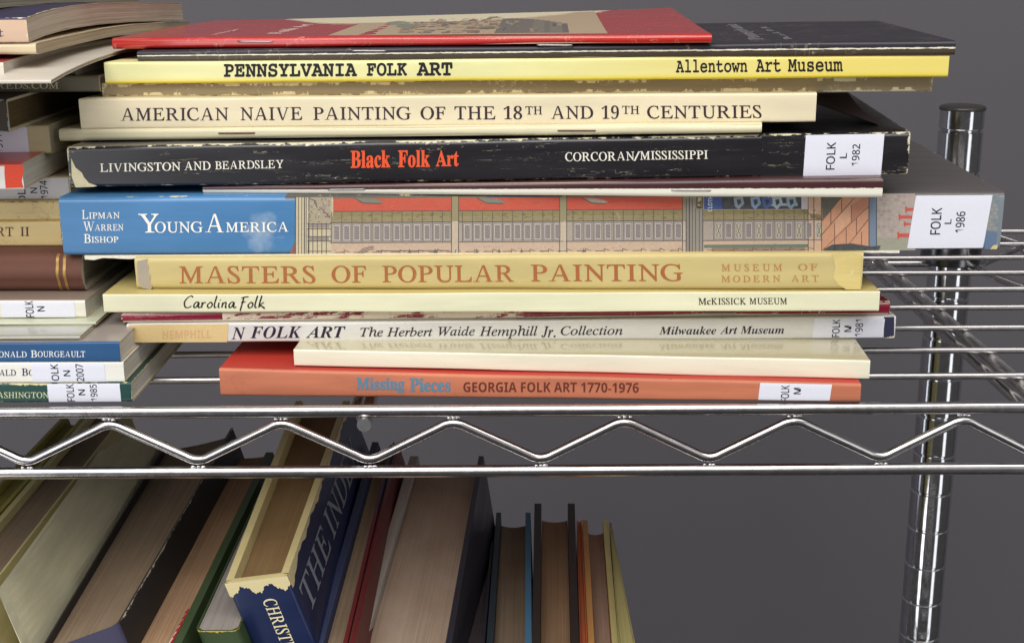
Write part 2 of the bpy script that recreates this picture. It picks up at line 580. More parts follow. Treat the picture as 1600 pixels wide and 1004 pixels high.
def lying_book(name, label, cat, group, sp, D, cover, pages, tc=0.35, r=0.8, inset=0.5, bend=None, bulge=0.0, edge=None, page_overhang=0.0, wave=0.2):
    """Empty > cover, page_block; returns the Empty"""
    root = thing(name, label, cat, sp.L, group)
    root_sp[root.name] = sp
    hmin = min(sp.hl, sp.hr)
    H = max(sp.hl, sp.hr)
    r = max(0.15, min(r, hmin / 2 - 0.06))
    tc = min(tc, hmin * 0.3)
    sd = random.uniform(0, 10)
    sp.seed, sp.wave = sd, wave
    bend = bend or (lambda a, s: 0.0)
    nb = 14
    out, inn = [], []                        # (a, frac, dz, uv v)
    for i in range(nb + 1):
        a = lerp(D, r, i / nb)
        out.append((a, 0, 0, -(a - r)))
        inn.append((a, 0, tc, 0))
    ri = max(r - tc, 0.05)
    for i in range(1, 6):
        th = math.pi / 2 * i / 5
        out.append((r - r * math.sin(th), 0, r - r * math.cos(th), (r - r * math.cos(th))))
        inn.append((max(r, tc + ri) - ri * math.sin(th), 0, tc + ri - ri * math.cos(th), 0))
    for i in range(1, 6):
        f = i / 6
        out.append((-bulge * math.sin(math.pi * f), None, f, f * H))
        inn.append((tc, None, f, 0))
    for i in range(0, 6):
        th = math.pi / 2 * (1 - i / 5)
        out.append((r - r * math.sin(th), 1, -(r - r * math.cos(th)), H - (r - r * math.cos(th))))
        inn.append((max(r, tc + ri) - ri * math.sin(th), 1, -(tc + ri - ri * math.cos(th)), 0))
    for i in range(1, nb + 1):
        a = lerp(r, D, i / nb)
        out.append((a, 1, 0, H + (a - r)))
        inn.append((a, 1, -tc, 0))

    def pt(s, q):
        a, fr, dz, _ = q
        w = wob(s, sd, wave) * (1 if a < 20 else 0.3)
        if fr is None:
            lo, hi = r / lerp(sp.hl, sp.hr, s / sp.len), 1 - r / lerp(sp.hl, sp.hr, s / sp.len)
            p = sp.P(s, a, lerp(lo, hi, dz), bend(a, s))
        else:
            p = sp.P(s, a, fr, dz + bend(a, s))
        return p + sp.d * (w if not -3 < a < 1 else 0.0) + Vector((0, 0, wob(s * 0.8, sd + (3 if fr == 1 else 5), 0.13) if fr is not None else 0.0))

    mb = MB()
    N = max(6, int(sp.len / 9))
    st = [sp.len * i / N for i in range(N + 1)]
    ro = [[mb.vert(pt(s, q)) for q in out] for s in st]
    rin = [[mb.vert(pt(s, q)) for q in inn] for s in st]
    K = len(out)
    for i in range(N):
        for j in range(K - 1):
            mb.face((ro[i][j], ro[i + 1][j], ro[i + 1][j + 1], ro[i][j + 1]),
                    [(st[i], out[j][3]), (st[i + 1], out[j][3]), (st[i + 1], out[j + 1][3]), (st[i], out[j + 1][3])])
            mb.face((rin[i][j], rin[i][j + 1], rin[i + 1][j + 1], rin[i + 1][j]), [(0, 0)] * 4, 1)
        for j in (0, K - 1):
            mb.face((ro[i][j], rin[i][j], rin[i + 1][j], ro[i + 1][j]), [(0, 0)] * 4, 1)
    for i in (0, N):
        for j in range(K - 1):
            mb.face((ro[i][j], ro[i][j + 1], rin[i][j + 1], rin[i][j]), [(0, 0)] * 4, 1)
    mb.build('cover', [cover, edge or M_CREAMPAGE], root, True, 0.6)

    # the leaves
    mb = MB()
    s0, s1, a0, a1 = inset, sp.len - inset, tc + 0.12, D - inset + page_overhang
    na = 16
    nz = 2
    for s_, flip in ((s0, 0), (s1, 1)):
        for i in range(na):
            aa, ab = lerp(a0, a1, i / na), lerp(a0, a1, (i + 1) / na)
            ps = [sp.P(s_, aa, 0, tc + bend(aa, s_)), sp.P(s_, ab, 0, tc + bend(ab, s_)), sp.P(s_, ab, 1, -tc + bend(ab, s_)), sp.P(s_, aa, 1, -tc + bend(aa, s_))]
            mb.quad(ps, [(aa, 0), (ab, 0), (ab, H), (aa, H)])
    for a_ in (a0, a1):
        mb.quad([sp.P(s0, a_, 0, tc + bend(a_, s0)), sp.P(s1, a_, 0, tc + bend(a_, s1)), sp.P(s1, a_, 1, -tc + bend(a_, s1)), sp.P(s0, a_, 1, -tc + bend(a_, s0))],
                [(s0, 0), (s1, 0), (s1, H), (s0, H)])
    for i in range(na):
        aa, ab = lerp(a0, a1, i / na), lerp(a0, a1, (i + 1) / na)
        for fr, dz in ((0, tc), (1, -tc)):
            mb.quad([sp.P(s0, aa, fr, dz + bend(aa, s0)), sp.P(s1, aa, fr, dz + bend(aa, s1)), sp.P(s1, ab, fr, dz + bend(ab, s1)), sp.P(s0, ab, fr, dz + bend(ab, s0))], [(0, 0)] * 4)
    mb.build('page_block', pages, root)
    return root


root_sp = {}


def print_on(root, name, items, mat, lift=0.10, parent=None):
    """lettering on the spine; items: (string, style, u0, u1, vtop, vbottom[, drift[, offset[, spacing]]]) measured on the photo"""
    sp = root_sp[root.name]
    mb = MB()
    for it in items:
        s, style, u0, u1, vt, vb = it[:6]
        dv = it[6] if len(it) > 6 else 0.0
        off = it[7] if len(it) > 7 else 0.0
        spc = it[8] if len(it) > 8 else 1.0
        vs, fs = glyphs(s, style, off, spc)
        c00, c10 = sp.px(u0, vb), sp.px(u1, vb + dv)
        c01, c11 = sp.px(u0, vt), sp.px(u1, vt + dv)
        idx = []
        for x, y, l in vs:
            ss = lerp(lerp(c00[0], c10[0], x), lerp(c01[0], c11[0], x), y)
            ff = lerp(lerp(c00[1], c10[1], x), lerp(c01[1], c11[1], x), y)
            idx.append(mb.vert(sp.P(ss, -lift - 0.012 * l, ff)))
        for f in fs:
            mb.face([idx[i] for i in f])
    return mb.build(name, mat, parent or root)


def label_on(root, u0, u1, texts, vt=None, vb=None, mat=None, lift=0.16, f0=-0.02, f1=1.02, skew=0.0):
    """white call-number label wrapped over the spine, its writing turned to read upwards; texts: (string, u0, u1, vtop, vbottom)"""
    sp = root_sp[root.name]
    vm = (vt + vb) / 2
    sa, sb = sp.px(u0, vm)[0], sp.px(u1, vm)[0]
    mb = MB()
    H = min(sp.hl, sp.hr)
    rr = min(0.8, H / 2 - 0.06)
    prof = []                                # (a, frac, dz)
    for i in range(9):
        f = i / 8
        prof.append((-lift, lerp(f0 + rr * 0.35 / H, f1 - rr * 0.35 / H, f)))
    NS = 8
    rows = []
    for i in range(NS + 1):
        rows.append([mb.vert(sp.P(lerp(sa, sb, i / NS) + skew * (f - 0.5), a + (0.09 * 0 if 0 < j < 8 else 0.12), f)) for j, (a, f) in enumerate(prof)])
    for i in range(NS):
        for j in range(8):
            mb.face((rows[i][j], rows[i + 1][j], rows[i + 1][j + 1], rows[i][j + 1]))
    # thickness back to the spine
    for i in (0, NS):
        for j in range(8):
            q = [sp.P(lerp(sa, sb, i / NS) + skew * (prof[jj][1] - 0.5), 0.3, prof[jj][1]) for jj in (j, j + 1)]
            mb.face((rows[i][j], rows[i][j + 1], mb.vert(q[1]), mb.vert(q[0])))
    lab = mb.build('call_label', mat or M_LABEL, root, True, 0.5)
    if texts:
        mb = MB()
        for s, a0, a1, t0, b0 in texts:
            vs, fs = glyphs(s, 'sans', 0.012)
            lo = sp.px((a0 + a1) / 2, b0)
            hi = sp.px((a0 + a1) / 2, t0)
            e0, e1 = sp.px(a0, (t0 + b0) / 2)[0], sp.px(a1, (t0 + b0) / 2)[0]
            idx = [mb.vert(sp.P(lerp(e1, e0, y), -lift - 0.06, lerp(lo[1], hi[1], x))) for x, y, l in vs]
            for f in fs:
                if all(f0 - 0.02 <= lerp(lo[1], hi[1], vs[i][0]) <= f1 + 0.02 for i in f):
                    mb.face([idx[i] for i in f])
        mb.build('call_number', M_LABELINK, lab)
    return lab


def patch_on(root, name, pts, mat, lift=0.08, parent=None):
    sp = root_sp[root.name]
    mb = MB()
    q = [(sp.px(u, v)[0], min(1.0, max(0.0, sp.px(u, v)[1]))) for u, v in pts]
    if len(q) == 4:
        n_ = 16
        for i in range(n_):
            e_ = []
            for t in (i / n_, (i + 1) / n_):
                e_.append([tuple(lerp(q[0][j], q[1][j], t) for j in (0, 1)), tuple(lerp(q[3][j], q[2][j], t) for j in (0, 1))])
            r4 = [e_[0][0], e_[1][0], e_[1][1], e_[0][1]]
            mb.quad([sp.P(a, -lift, f) for a, f in r4], [(a, f * sp.hl) for a, f in r4])
    else:
        mb.face([mb.vert(sp.P(a, -lift, f)) for a, f in q], [(a, f * sp.hl) for a, f in q])
    return mb.build(name, mat, parent or root)


def staple_on(root, u0, u1, v, mat, dv=0.0, r=0.28, lift=0.2):
    sp = root_sp[root.name]
    p0, p1 = sp.px(u0, v), sp.px(u1, v + dv)
    mb = MB()
    a = lambda p, l: sp.P(p[0], l, p[1])
    q0, q1 = a(p0, -lift), a(p1, -lift)
    pts = [a(p0, 0.6), a(p0, 0.0), a((p0[0] + 0.25, p0[1]), -lift)]
    for i in range(1, 8):
        f = i / 8
        pts.append(a((lerp(p0[0], p1[0], f), lerp(p0[1], p1[1], f)), -lift - 0.05 * math.sin(math.pi * f)))
    pts += [a((p1[0] - 0.25, p1[1]), -lift), a(p1, 0.0), a(p1, 0.6)]
    tube(mb, pts, r, 8)
    mb.build('staple', mat, root, True)


# ================================================================== SETTING
mb = MB()
mb.quad([(-4000, 1150, -2500), (4000, 1150, -2500), (4000, 1150, 2600), (-4000, 1150, 2600)])
k = NT('grey_wall_paint')
n = k.noise(k.obj(), 3.0, 5.0, 0.6)
n2 = k.noise(k.obj(), 350.0, 3.0, 0.6)
k.bump(n2, 0.12, 0.0006)
wall = mb.build('wall', k.done(k.mix(n, lin((91, 88, 93)), lin((99, 96, 101))), 0.7, 0, 0, 0.25))
wall['kind'] = 'structure'
wall['label'] = 'plain grey painted wall behind the shelving'

# ------------------------------------------------------------------ the wire shelving unit
DZ = -160.0
unit = thing('wire_shelving_unit', 'chrome wire shelving unit with zigzag front truss and grooved corner post', 'shelving', (0, 620, -560))
YR = 457.0
zt = at_y(800, 640.5, YR).z
zb = at_y(800, 735, YR).z
RR = 2.28
XL, XRr = -620.0, 300.0
for nm, z in (('front_rail', zt), ('front_rail', zb)):
    mb = MB()
    tube(mb, [(XL, YR, z)] + [(lerp(XL, XRr, i / 40), YR + random.uniform(-.04, .04), z + random.uniform(-.04, .04)) for i in range(1, 40)] + [(XRr, YR, z)], RR, 24)
    mb.build(nm, M_CHROME, unit, True, 1.0)

# zigzag wire between the two rails
top_u = [172, 440, 708, 975, 1240, 1505]
bot_u = [42, 310, 578, 845, 1108, 1375]
tops = [at_y(u, 661 - 0.004 * (u - 800), YR).x for u in top_u]
bots = [at_y(u, 721 - 0.004 * (u - 800), YR).x for u in bot_u]
pitch = (tops[-1] - tops[0]) / 5
zz_t, zz_b = zt - RR - 1.75, zb + RR + 1.75
nodes = []
for i in range(-8, 7):
    tx = tops[i] if 0 <= i < 6 else tops[0] + pitch * i
    bx = bots[i] if 0 <= i < 6 else bots[0] + pitch * i
    nodes.append((bx, zz_b))
    nodes.append((tx, zz_t))
nodes = [p for p in nodes if XL < p[0] < XRr + 5]
pts = []
for i, (x, z) in enumerate(nodes):
    if 0 < i < len(nodes) - 1:
        p0, p1, p2 = Vector((nodes[i - 1][0], 0, nodes[i - 1][1])), Vector((x, 0, z)), Vector((nodes[i + 1][0], 0, nodes[i + 1][1]))
        c = 5.2
        a, b = p1 + (p0 - p1).normalized() * c, p1 + (p2 - p1).normalized() * c
        for j in range(9):
            t = j / 8
            q = (1 - t) ** 2 * a + 2 * t * (1 - t) * (p1 + Vector((0, 0, 0.55 if z == zz_t else -0.55))) + t * t * b
            pts.append((q.x, YR, q.z))
    else:
        pts.append((x, YR, z))
mb = MB()
tube(mb, pts, 1.78, 18)
for i, (x, z) in enumerate(nodes):
    s = 1 if z == zz_t else -1
    for dx in (-1.6, 0.4, 1.9):
        ball(mb, (x + dx + random.uniform(-.4, .4), YR - 0.7 + random.uniform(-.3, .3), z + s * 1.55), 0.75, random.uniform(1.0, 1.8), 0.9, random.uniform(.5, .8))
mb.build('truss_wire', M_CHROME, unit, True, 1.0)

# deck wires, support rods under them
DECKR = 1.35
ys = [490.2 + 33.6 * i for i in range(9)]
for y in ys:
    mb = MB()
    tube(mb, [(lerp(XL, 292, i / 24), y, DZ + random.uniform(-.12, .12)) for i in range(25)], DECKR, 12)
    mb.build('deck_wire', M_DECK, unit, True, 1.0)
dg0 = at_z(1375, 409, DZ - 4.0)
sup_x = [dg0.x, at_y(570, 662, YR).x, at_y(570, 662, YR).x - 265]
for x in sup_x:
    mb = MB()
    zz = DZ - DECKR - 2.5
    tube(mb, [(x, YR - RR - 0.4, zt - RR - 2.3)] + [(x, lerp(YR, 470, i / 3), lerp(zt - RR - 2.3, zz, i / 3)) for i in range(1, 4)] + [(x, lerp(470, 785, i / 12), zz) for i in range(1, 13)], 2.6, 14)
    mb.build('support_rod', M_RODEND, unit, True, 1.0)
    mb = MB()
    tube(mb, [(x - 5.5, lerp(YR + 14, 785, i / 12), zz - 2.0) for i in range(13)], 2.2, 12)
    mb.build('support_rod', M_CHROME, unit, True, 1.0)

# corner post and collar
PY = 785.0
pc = at_y(1456.5, 749, PY)
PX = pc.x
PR = 12.7
ztop = at_y(1507, 171, PY - 8).z
g0, g7 = at_y(1485, 470, PY - PR).z, at_y(1445, 890, PY - PR).z
gs = (g7 - g0) / 7
prof = [(PR, -560)]
zs = sorted([g0 + gs * i for i in range(-4, 14)])
for z in zs:
    if -555 < z < ztop - 6:
        prof += [(PR, z - 1.15), (PR - 0.25, z - 1.0), (PR - 0.9, z - 0.45), (PR - 0.9, z + 0.2), (PR - 0.2, z + 1.0), (PR, z + 1.15)]
prof += [(PR, ztop - 1)]


def make_post(x, y):
    mb = MB()
    lathe(mb, x, y, prof)
    po = mb.build('post', M_POST, unit, True, 0.5)
    mb = MB()
    zc = ztop
    lathe(mb, x, y, [(PR - 0.4, zc - 1.2), (PR + 0.45, zc - 1.0), (PR + 0.55, zc), (PR + 0.1, zc + 0.9), (PR * 0.85, zc + 1.6), (PR * 0.45, zc + 2.0), (0.2, zc + 2.1)])
    mb.build('post_cap', M_DARKPLASTIC, po, True, 0.9)
    mb = MB()
    zc0 = at_y(1490, 419, PY - 17).z
    lathe(mb, x, y, [(PR + 0.2, zc0), (PR + 4.6, zc0), (PR + 5.0, zc0 + 1), (PR + 4.2, DZ + 2), (PR + 3.8, DZ + 3), (PR + 0.2, DZ + 3)])
    mb.build('collar', M_COLLAR, po, True, 0.5)


make_post(PX, PY)
make_post(-700, PY)

# side and back trusses of the same shelf
side_pts = [at_z(1565, 347, DZ), at_z(1600, 372, DZ)]
sx0 = side_pts[1].x
for z, nm in ((zt, 'side_rail'), (zb, 'side_rail')):
    mb = MB()
    tube(mb, [(PX + 9, PY - 8, z), (PX + 16, PY - 40, z), (sx0, PY - 75, z), (sx0 + 4, 640, z), (XRr + 6, 470, z), (XRr, YR, z)], RR, 14)
    mb.build(nm, M_CHROME, unit, True, 1.0)
mb = MB()
zig = []
for i in range(13):
    y = lerp(PY - 20, YR + 6, i / 12)
    x = lerp(PX + 13, XRr + 4, min(1, i / 3)) if i < 3 else lerp(sx0, XRr + 3, (i - 3) / 9)
    zig.append((x, y, zz_t if i % 2 else zz_b))
tube(mb, zig, 1.7, 12)
mb.build('truss_wire', M_CHROME, unit, True, 1.0)
for z in (zt, zb):
    mb = MB()
    tube(mb, [(-690, PY, z), (PX - 6, PY, z)], RR, 14)
    mb.build('back_rail', M_CHROME, unit, True, 1.0)
# the shelf below
DZ2 = -456.0
for i in range(11):
    mb = MB()
    y = 462 + 32.5 * i
    tube(mb, [(XL, y, DZ2), (292, y, DZ2)], DECKR if 0 < i < 10 else RR, 10)
    mb.build('lower_deck_wire', M_CHROME, unit, True, 1.0)
mb = MB()
lathe(mb, PX, PY, [(PR + 0.2, DZ2 - 34), (PR + 4.4, DZ2 - 34), (PR + 3.4, DZ2 + 3), (PR + 0.2, DZ2 + 3)])
mb.build('lower_collar', M_POST, unit, True, 0.5)

# ================================================================== MAIN STACK
G = 'books stacked flat on the upper shelf'
ZL, ZR = DZ + DECKR, DZ + DECKR


def spine_px(ul, tl, bl, ur, tr, br):
    """corners read off the photo; the bottom rests on the book below"""
    global ZL, ZR
    Lp, Rp = at_z(ul, bl, ZL), at_z(ur, br, ZR)
    hl, hr = at_y(ul, tl, Lp.y).z - ZL, at_y(ur, tr, Rp.y).z - ZR
    ZL, ZR = ZL + hl + 0.05, ZR + hr + 0.05
    return Spine(Lp, Rp, hl, hr)


def hm(sp):
    return max(sp.hl, sp.hr)


def warm_fade(lo, col):
    def f(k, u, v, base):
        m = k.math('MULTIPLY', k.math('SUBTRACT', lo, v), 1.2, clamp=True)
        return k.mix(m, base, lin(col))
    return f


# orange-red paperback at the bottom
sp = spine_px(345, 576, 618, 1344, 600, 628)
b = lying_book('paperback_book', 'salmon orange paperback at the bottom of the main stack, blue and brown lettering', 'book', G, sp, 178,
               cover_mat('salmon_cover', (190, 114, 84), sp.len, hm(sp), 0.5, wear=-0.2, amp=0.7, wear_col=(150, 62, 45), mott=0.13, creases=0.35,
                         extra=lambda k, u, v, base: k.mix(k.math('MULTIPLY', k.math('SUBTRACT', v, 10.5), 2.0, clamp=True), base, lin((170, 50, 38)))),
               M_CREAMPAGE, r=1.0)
print_on(b, 'title', [('Missing', 'bold', 557, 632, 589, 614, 0.3, 0.02), ('Pieces', 'bold', 640, 704, 590, 612, 0.3, 0.02)], ink_mat('slate_blue_ink', (88, 128, 150)))
print_on(b, 'subtitle', [('GEORGIA FOLK ART 1770-1976', 'sansb', 724, 998, 596.5, 612, 1.0)], ink_mat('brown_ink', (104, 48, 36)))
label_on(b, 1186, 1298, [('FOLK', 1220, 1233, 601, 626.5), ('M', 1240, 1251, 605, 615)], 600, 626, f0=0.04, f1=1.0, skew=0.6)

# plain white book in a glossy clear jacket
sp = spine_px(460, 546, 571, 1358, 563, 592)
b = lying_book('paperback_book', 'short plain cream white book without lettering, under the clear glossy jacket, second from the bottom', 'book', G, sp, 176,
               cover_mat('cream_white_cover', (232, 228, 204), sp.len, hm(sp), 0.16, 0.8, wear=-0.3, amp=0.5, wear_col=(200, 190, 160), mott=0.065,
                         extra=lambda k, u, v, base: k.mix(k.math('MULTIPLY', k.math('SUBTRACT', v, 6.9), 2.0, clamp=True), base, lin((186, 178, 146)))), M_CREAMPAGE, r=0.5)  # top cover coloured darker tan to lower its brightness

# white spined paperback with italic lettering
sp = spine_px(200, 507, 535, 1398, 494, 528)
mixcol = lambda c, u0, u1: (lambda k, u, v, base: k.mix(k.math('MULTIPLY', k.math('GREATER_THAN', u, u0), k.math('LESS_THAN', u, u1)), base, c))
b = lying_book('paperback_book', 'grey white paperback with black italic spine lettering and a tan tape at its left end', 'book', G, sp, 182,
               cover_mat('grey_white_cover', (212, 210, 205), sp.len, hm(sp), 0.25, 0.5, wear=-0.15, amp=0.8, wear_col=(190, 180, 150), mott=0.06), M_CREAMPAGE, r=0.7)
patch_on(b, 'spine_tape', [(201, 507.5), (357, 505.5), (355, 534.5), (201, 535)], plain_mat('tan_tape', (212, 186, 132), 0.5, 0.06), 0.12)
print_on(b, 'faded_lettering', [('HEMPHILL', 'sansb', 254, 330, 516, 529, -0.6)], ink_mat('faded_red_ink', (205, 162, 116), 0.9, (212, 186, 132)), 0.18)
print_on(b, 'title', [('N', 'bi', 362, 384, 511, 530), ('FOLK', 'bi', 391, 471, 509.5, 528.5, -0.5), ('ART', 'bi', 478, 540, 509.5, 527.5, -0.5)], ink_mat('violet_black_ink', (40, 30, 52)))
print_on(b, 'subtitle', [('The Herbert', 'ital', 563, 676, 510.3, 525.5, -0.5, 0.008), ('Waide', 'ital', 685, 742, 509.6, 524.5, -0.3, 0.008), ('Hemphill', 'ital', 749, 840, 508.6, 529, -0.5, 0.008),
                         ('Jr.', 'ital', 846, 868, 509.5, 527, 0, 0.008), ('Collection', 'ital', 876, 973, 509, 523.6, -0.4, 0.008)], ink_mat('dark_grey_ink', (48, 44, 50)))
print_on(b, 'museum_name', [('Milwaukee', 'bi', 1030, 1119, 509.8, 522.5, -0.5), ('Art Museum', 'bi', 1125, 1225, 509.3, 521.6, -0.6)], ink_mat('navy_black_ink', (36, 32, 48)))
patch_on(b, 'dark_end', [(1381, 495), (1397, 494.5), (1397, 527.5), (1381, 528)], cover_mat('navy_scuffed', (48, 46, 74), 300, 9, 0.4, 0.3, wear=0.1, amp=1.6, speck=1.0), 0.10)
label_on(b, 1271, 1381, [('FOLK', 1300, 1312, 498.5, 526), ('M', 1319, 1330, 508, 518), ('1981', 1336, 1348, 499, 525)], 497, 527, f0=0.0, f1=0.99, skew=0.5)

# crimson booklet
sp = spine_px(190, 488, 505, 1390, 472, 492)
b = lying_book('stapled_booklet', 'thin crimson booklet with badly flaked spine, between the white and the pale green spines', 'booklet', G, sp, 186,
               cover_mat('crimson_cover', (132, 22, 48), sp.len, hm(sp), 0.22, 0.5, wear=0.15, amp=1.5, wear_col=(226, 212, 190), mott=0.1, creases=0.9, cracks=0.6,
                         extra=lambda k, u, v, base: k.mix(k.math('MULTIPLY', k.math('MULTIPLY', k.math('SUBTRACT', k.noise(k.vec(k.math('MULTIPLY', k.math('ADD', u, k.math('MULTIPLY', v, -2.0)), 0.07), k.math('MULTIPLY', v, 0.16), 4.0), 1.0, 5.0, 0.75), 0.46), 40.0, clamp=True),
                                                                   k.math('MULTIPLY', k.math('LESS_THAN', u, 152.0), k.math('GREATER_THAN', u, 38.0))), base, lin((224, 208, 186)))), M_CREAMPAGE, r=2.0)
staple_on(b, 1098, 1150, 489, M_STAPLE, -0.4)

# pale green white paperback
sp = spine_px(163, 460, 488, 1373, 455, 486)
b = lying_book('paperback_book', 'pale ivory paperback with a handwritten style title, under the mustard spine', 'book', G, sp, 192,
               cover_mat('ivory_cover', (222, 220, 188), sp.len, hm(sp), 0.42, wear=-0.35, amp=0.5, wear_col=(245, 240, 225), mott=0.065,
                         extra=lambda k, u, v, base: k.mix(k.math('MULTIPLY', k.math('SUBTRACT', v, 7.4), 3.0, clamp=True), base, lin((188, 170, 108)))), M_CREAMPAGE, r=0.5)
CF = ink_mat('black_brush_ink', (26, 24, 26))
print_on(b, 'publisher', [('M', 'serif', 1091, 1104, 465.3, 475.8, 0, 0.012), ('c', 'bold', 1104.5, 1110.5, 468.5, 475.8), ('KISSICK', 'serif', 1111, 1166, 465.2, 475.7, 0, 0.012), ('MUSEUM', 'serif', 1171, 1230, 465.2, 475.4, 0, 0.012)], CF)


def brush(root, name, strokes, box, mat, w=0.56):
    """handwriting: poly-line pen strokes in a unit box, drawn as a ribbon with a slanted nib"""
    sp_ = root_sp[root.name]
    u0, u1, vt, vb = box
    W = max(x for st in strokes for x, y in st)
    mb_ = MB()
    for st in strokes:
        P2 = []
        for i in range(len(st) - 1):          # smooth the stroke
            p0, p1, p2, p3 = st[max(i - 1, 0)], st[i], st[i + 1], st[min(i + 2, len(st) - 1)]
            for j in range(6):
                t = j / 6
                P2.append(tuple(0.5 * (2 * p1[q] + (p2[q] - p0[q]) * t + (2 * p0[q] - 5 * p1[q] + 4 * p2[q] - p3[q]) * t * t + (3 * p1[q] - p0[q] - 3 * p2[q] + p3[q]) * t ** 3) for q in (0, 1)))
        P2.append(st[-1])
        sz = []
        for x, y in P2:
            s_, f_ = sp_.px(lerp(u0, u1, x / W), lerp(vb, vt, y))
            sz.append((s_, f_ * sp_.hl))
        Lr, Rr_ = [], []
        for i, (s_, h_) in enumerate(sz):
            a_, b_ = sz[max(i - 1, 0)], sz[min(i + 1, len(sz) - 1)]
            dx, dy = b_[0] - a_[0], b_[1] - a_[1]
            L_ = math.hypot(dx, dy) or 1
            nx, ny = -dy / L_, dx / L_
            ww = w * (0.55 + 0.6 * abs(nx * 0.8 + ny * 0.35)) / 2
            Lr.append(mb_.vert(sp_.P(s_ + nx * ww, -0.1, (h_ + ny * ww) / sp_.hl)))
            Rr_.append(mb_.vert(sp_.P(s_ - nx * ww, -0.1, (h_ - ny * ww) / sp_.hl)))
        for i in range(len(sz) - 1):
            mb_.face((Lr[i], Lr[i + 1], Rr_[i + 1], Rr_[i]))
    mb_.build(name, mat, root)


XH = 0.52
BASE = 0.22


def hw(strokes, x, dy=0.0):
    return [[(x + a, BASE + c * (1 - BASE) + dy) for a, c in st] for st in strokes]


lt = {
    'C': ([[(0.62, 0.86), (0.50, 0.98), (0.25, 0.80), (0.06, 0.45), (0.10, 0.08), (0.32, 0.02), (0.52, 0.16)]], 0.62),
    'a': ([[(0.40, 0.44), (0.22, 0.46), (0.06, 0.22), (0.10, 0.02), (0.24, 0.10), (0.40, 0.44), (0.36, 0.08), (0.46, 0.02), (0.54, 0.10)]], 0.52),
    'r': ([[(0.10, 0.46), (0.06, 0.02)], [(0.07, 0.20), (0.20, 0.42), (0.34, 0.44)]], 0.38),
    'o': ([[(0.26, 0.46), (0.08, 0.26), (0.10, 0.04), (0.24, 0.02), (0.38, 0.22), (0.34, 0.42), (0.22, 0.46)]], 0.44),
    'l': ([[(0.26, 1.0), (0.10, 0.35), (0.10, 0.04), (0.22, 0.06)]], 0.28),
    'i': ([[(0.12, 0.44), (0.06, 0.08), (0.16, 0.04)], [(0.19, 0.66), (0.21, 0.61)]], 0.26),
    'n': ([[(0.10, 0.44), (0.04, 0.02)], [(0.07, 0.22), (0.22, 0.44), (0.32, 0.40), (0.28, 0.04), (0.38, 0.04)]], 0.46),
    'F': ([[(0.30, 0.86), (0.18, 0.30), (0.06, -0.24)], [(0.14, 0.80), (0.34, 0.88), (0.62, 0.92)], [(0.12, 0.44), (0.42, 0.50)]], 0.52),
    'k': ([[(0.26, 1.0), (0.12, 0.40), (0.06, 0.02)], [(0.40, 0.46), (0.14, 0.22), (0.28, 0.12), (0.46, -0.06)]], 0.48)}
strokes, x = [], 0.0
for ch in 'Carolina Folk':
    if ch == ' ':
        x += 0.22
        continue
    st, adv = lt[ch]
    strokes += hw(st, x)
    x += adv
brush(b, 'title', strokes, (287, 414, 461.5, 486), CF)

# mustard hardcover jacket
sp = spine_px(214, 403, 452, 1346, 394, 453)
b = lying_book('hardcover_book', 'thick mustard book with widely spaced brown capitals and a torn jacket end', 'book', G, sp, 182,
               cover_mat('mustard_jacket', (197, 180, 122), sp.len, hm(sp), 0.5, wear=-0.35, amp=0.8, wear_col=(228, 210, 150), mott=0.07, creases=0.25), M_CREAMPAGE, tc=1.6, r=1.8, inset=3)
patch_on(b, 'torn_end', [(214.5, 408), (231, 404), (229, 410), (233, 417), (231, 425), (236, 432), (234, 440), (238, 447), (236, 452), (222, 450), (216, 440)],
         cover_mat('grey_cloth', (150, 140, 126), 300, 14, 0.8, wear=-1, amp=0.2, weave=0.5), 0.12)
bi = ink_mat('russet_ink', (162, 98, 56), 0.4, (197, 180, 122))
print_on(b, 'title', [('MASTERS', 'serif', 280, 493, 415.5, 443, -0.6, 0.013), ('OF', 'serif', 518, 572, 414.8, 442, -0.2, 0.013), ('POPULAR', 'serif', 597, 803, 414.5, 441.4, -0.8, 0.013), ('PAINTING', 'serif', 829, 1067, 412.8, 440, -0.8, 0.013)], bi)
print_on(b, 'museum_name', [('MUSEUM', 'serif', 1127, 1222, 412.3, 423.5, -0.3, 0.002, 1.5), ('OF', 'serif', 1247, 1277, 412, 422.8, 0, 0.002, 1.3), ('MODERN', 'serif', 1127, 1219, 430.2, 440.6, -0.3, 0.002, 1.4), ('ART', 'serif', 1236, 1279, 430.0, 440.2, 0, 0.002, 1.3)], ink_mat('pale_russet_ink', (178, 128, 74), 0.3, (205, 182, 108)))
patch_on(b, 'jacket_tear', [(1300, 397), (1345, 396), (1345, 452), (1322, 452), (1310, 445), (1302, 433), (1306, 418), (1303, 406)], cover_mat('pale_mustard_tape', (216, 196, 128), 290, 14, 0.3, 0.4, wear=-0.3, amp=2.0, wear_col=(240, 228, 180), creases=0.8), 0.12)

# thick blue and pictured book
sp = spine_px(100, 309, 400, 1562, 300, 391)
LY, HY = sp.len, hm(sp)


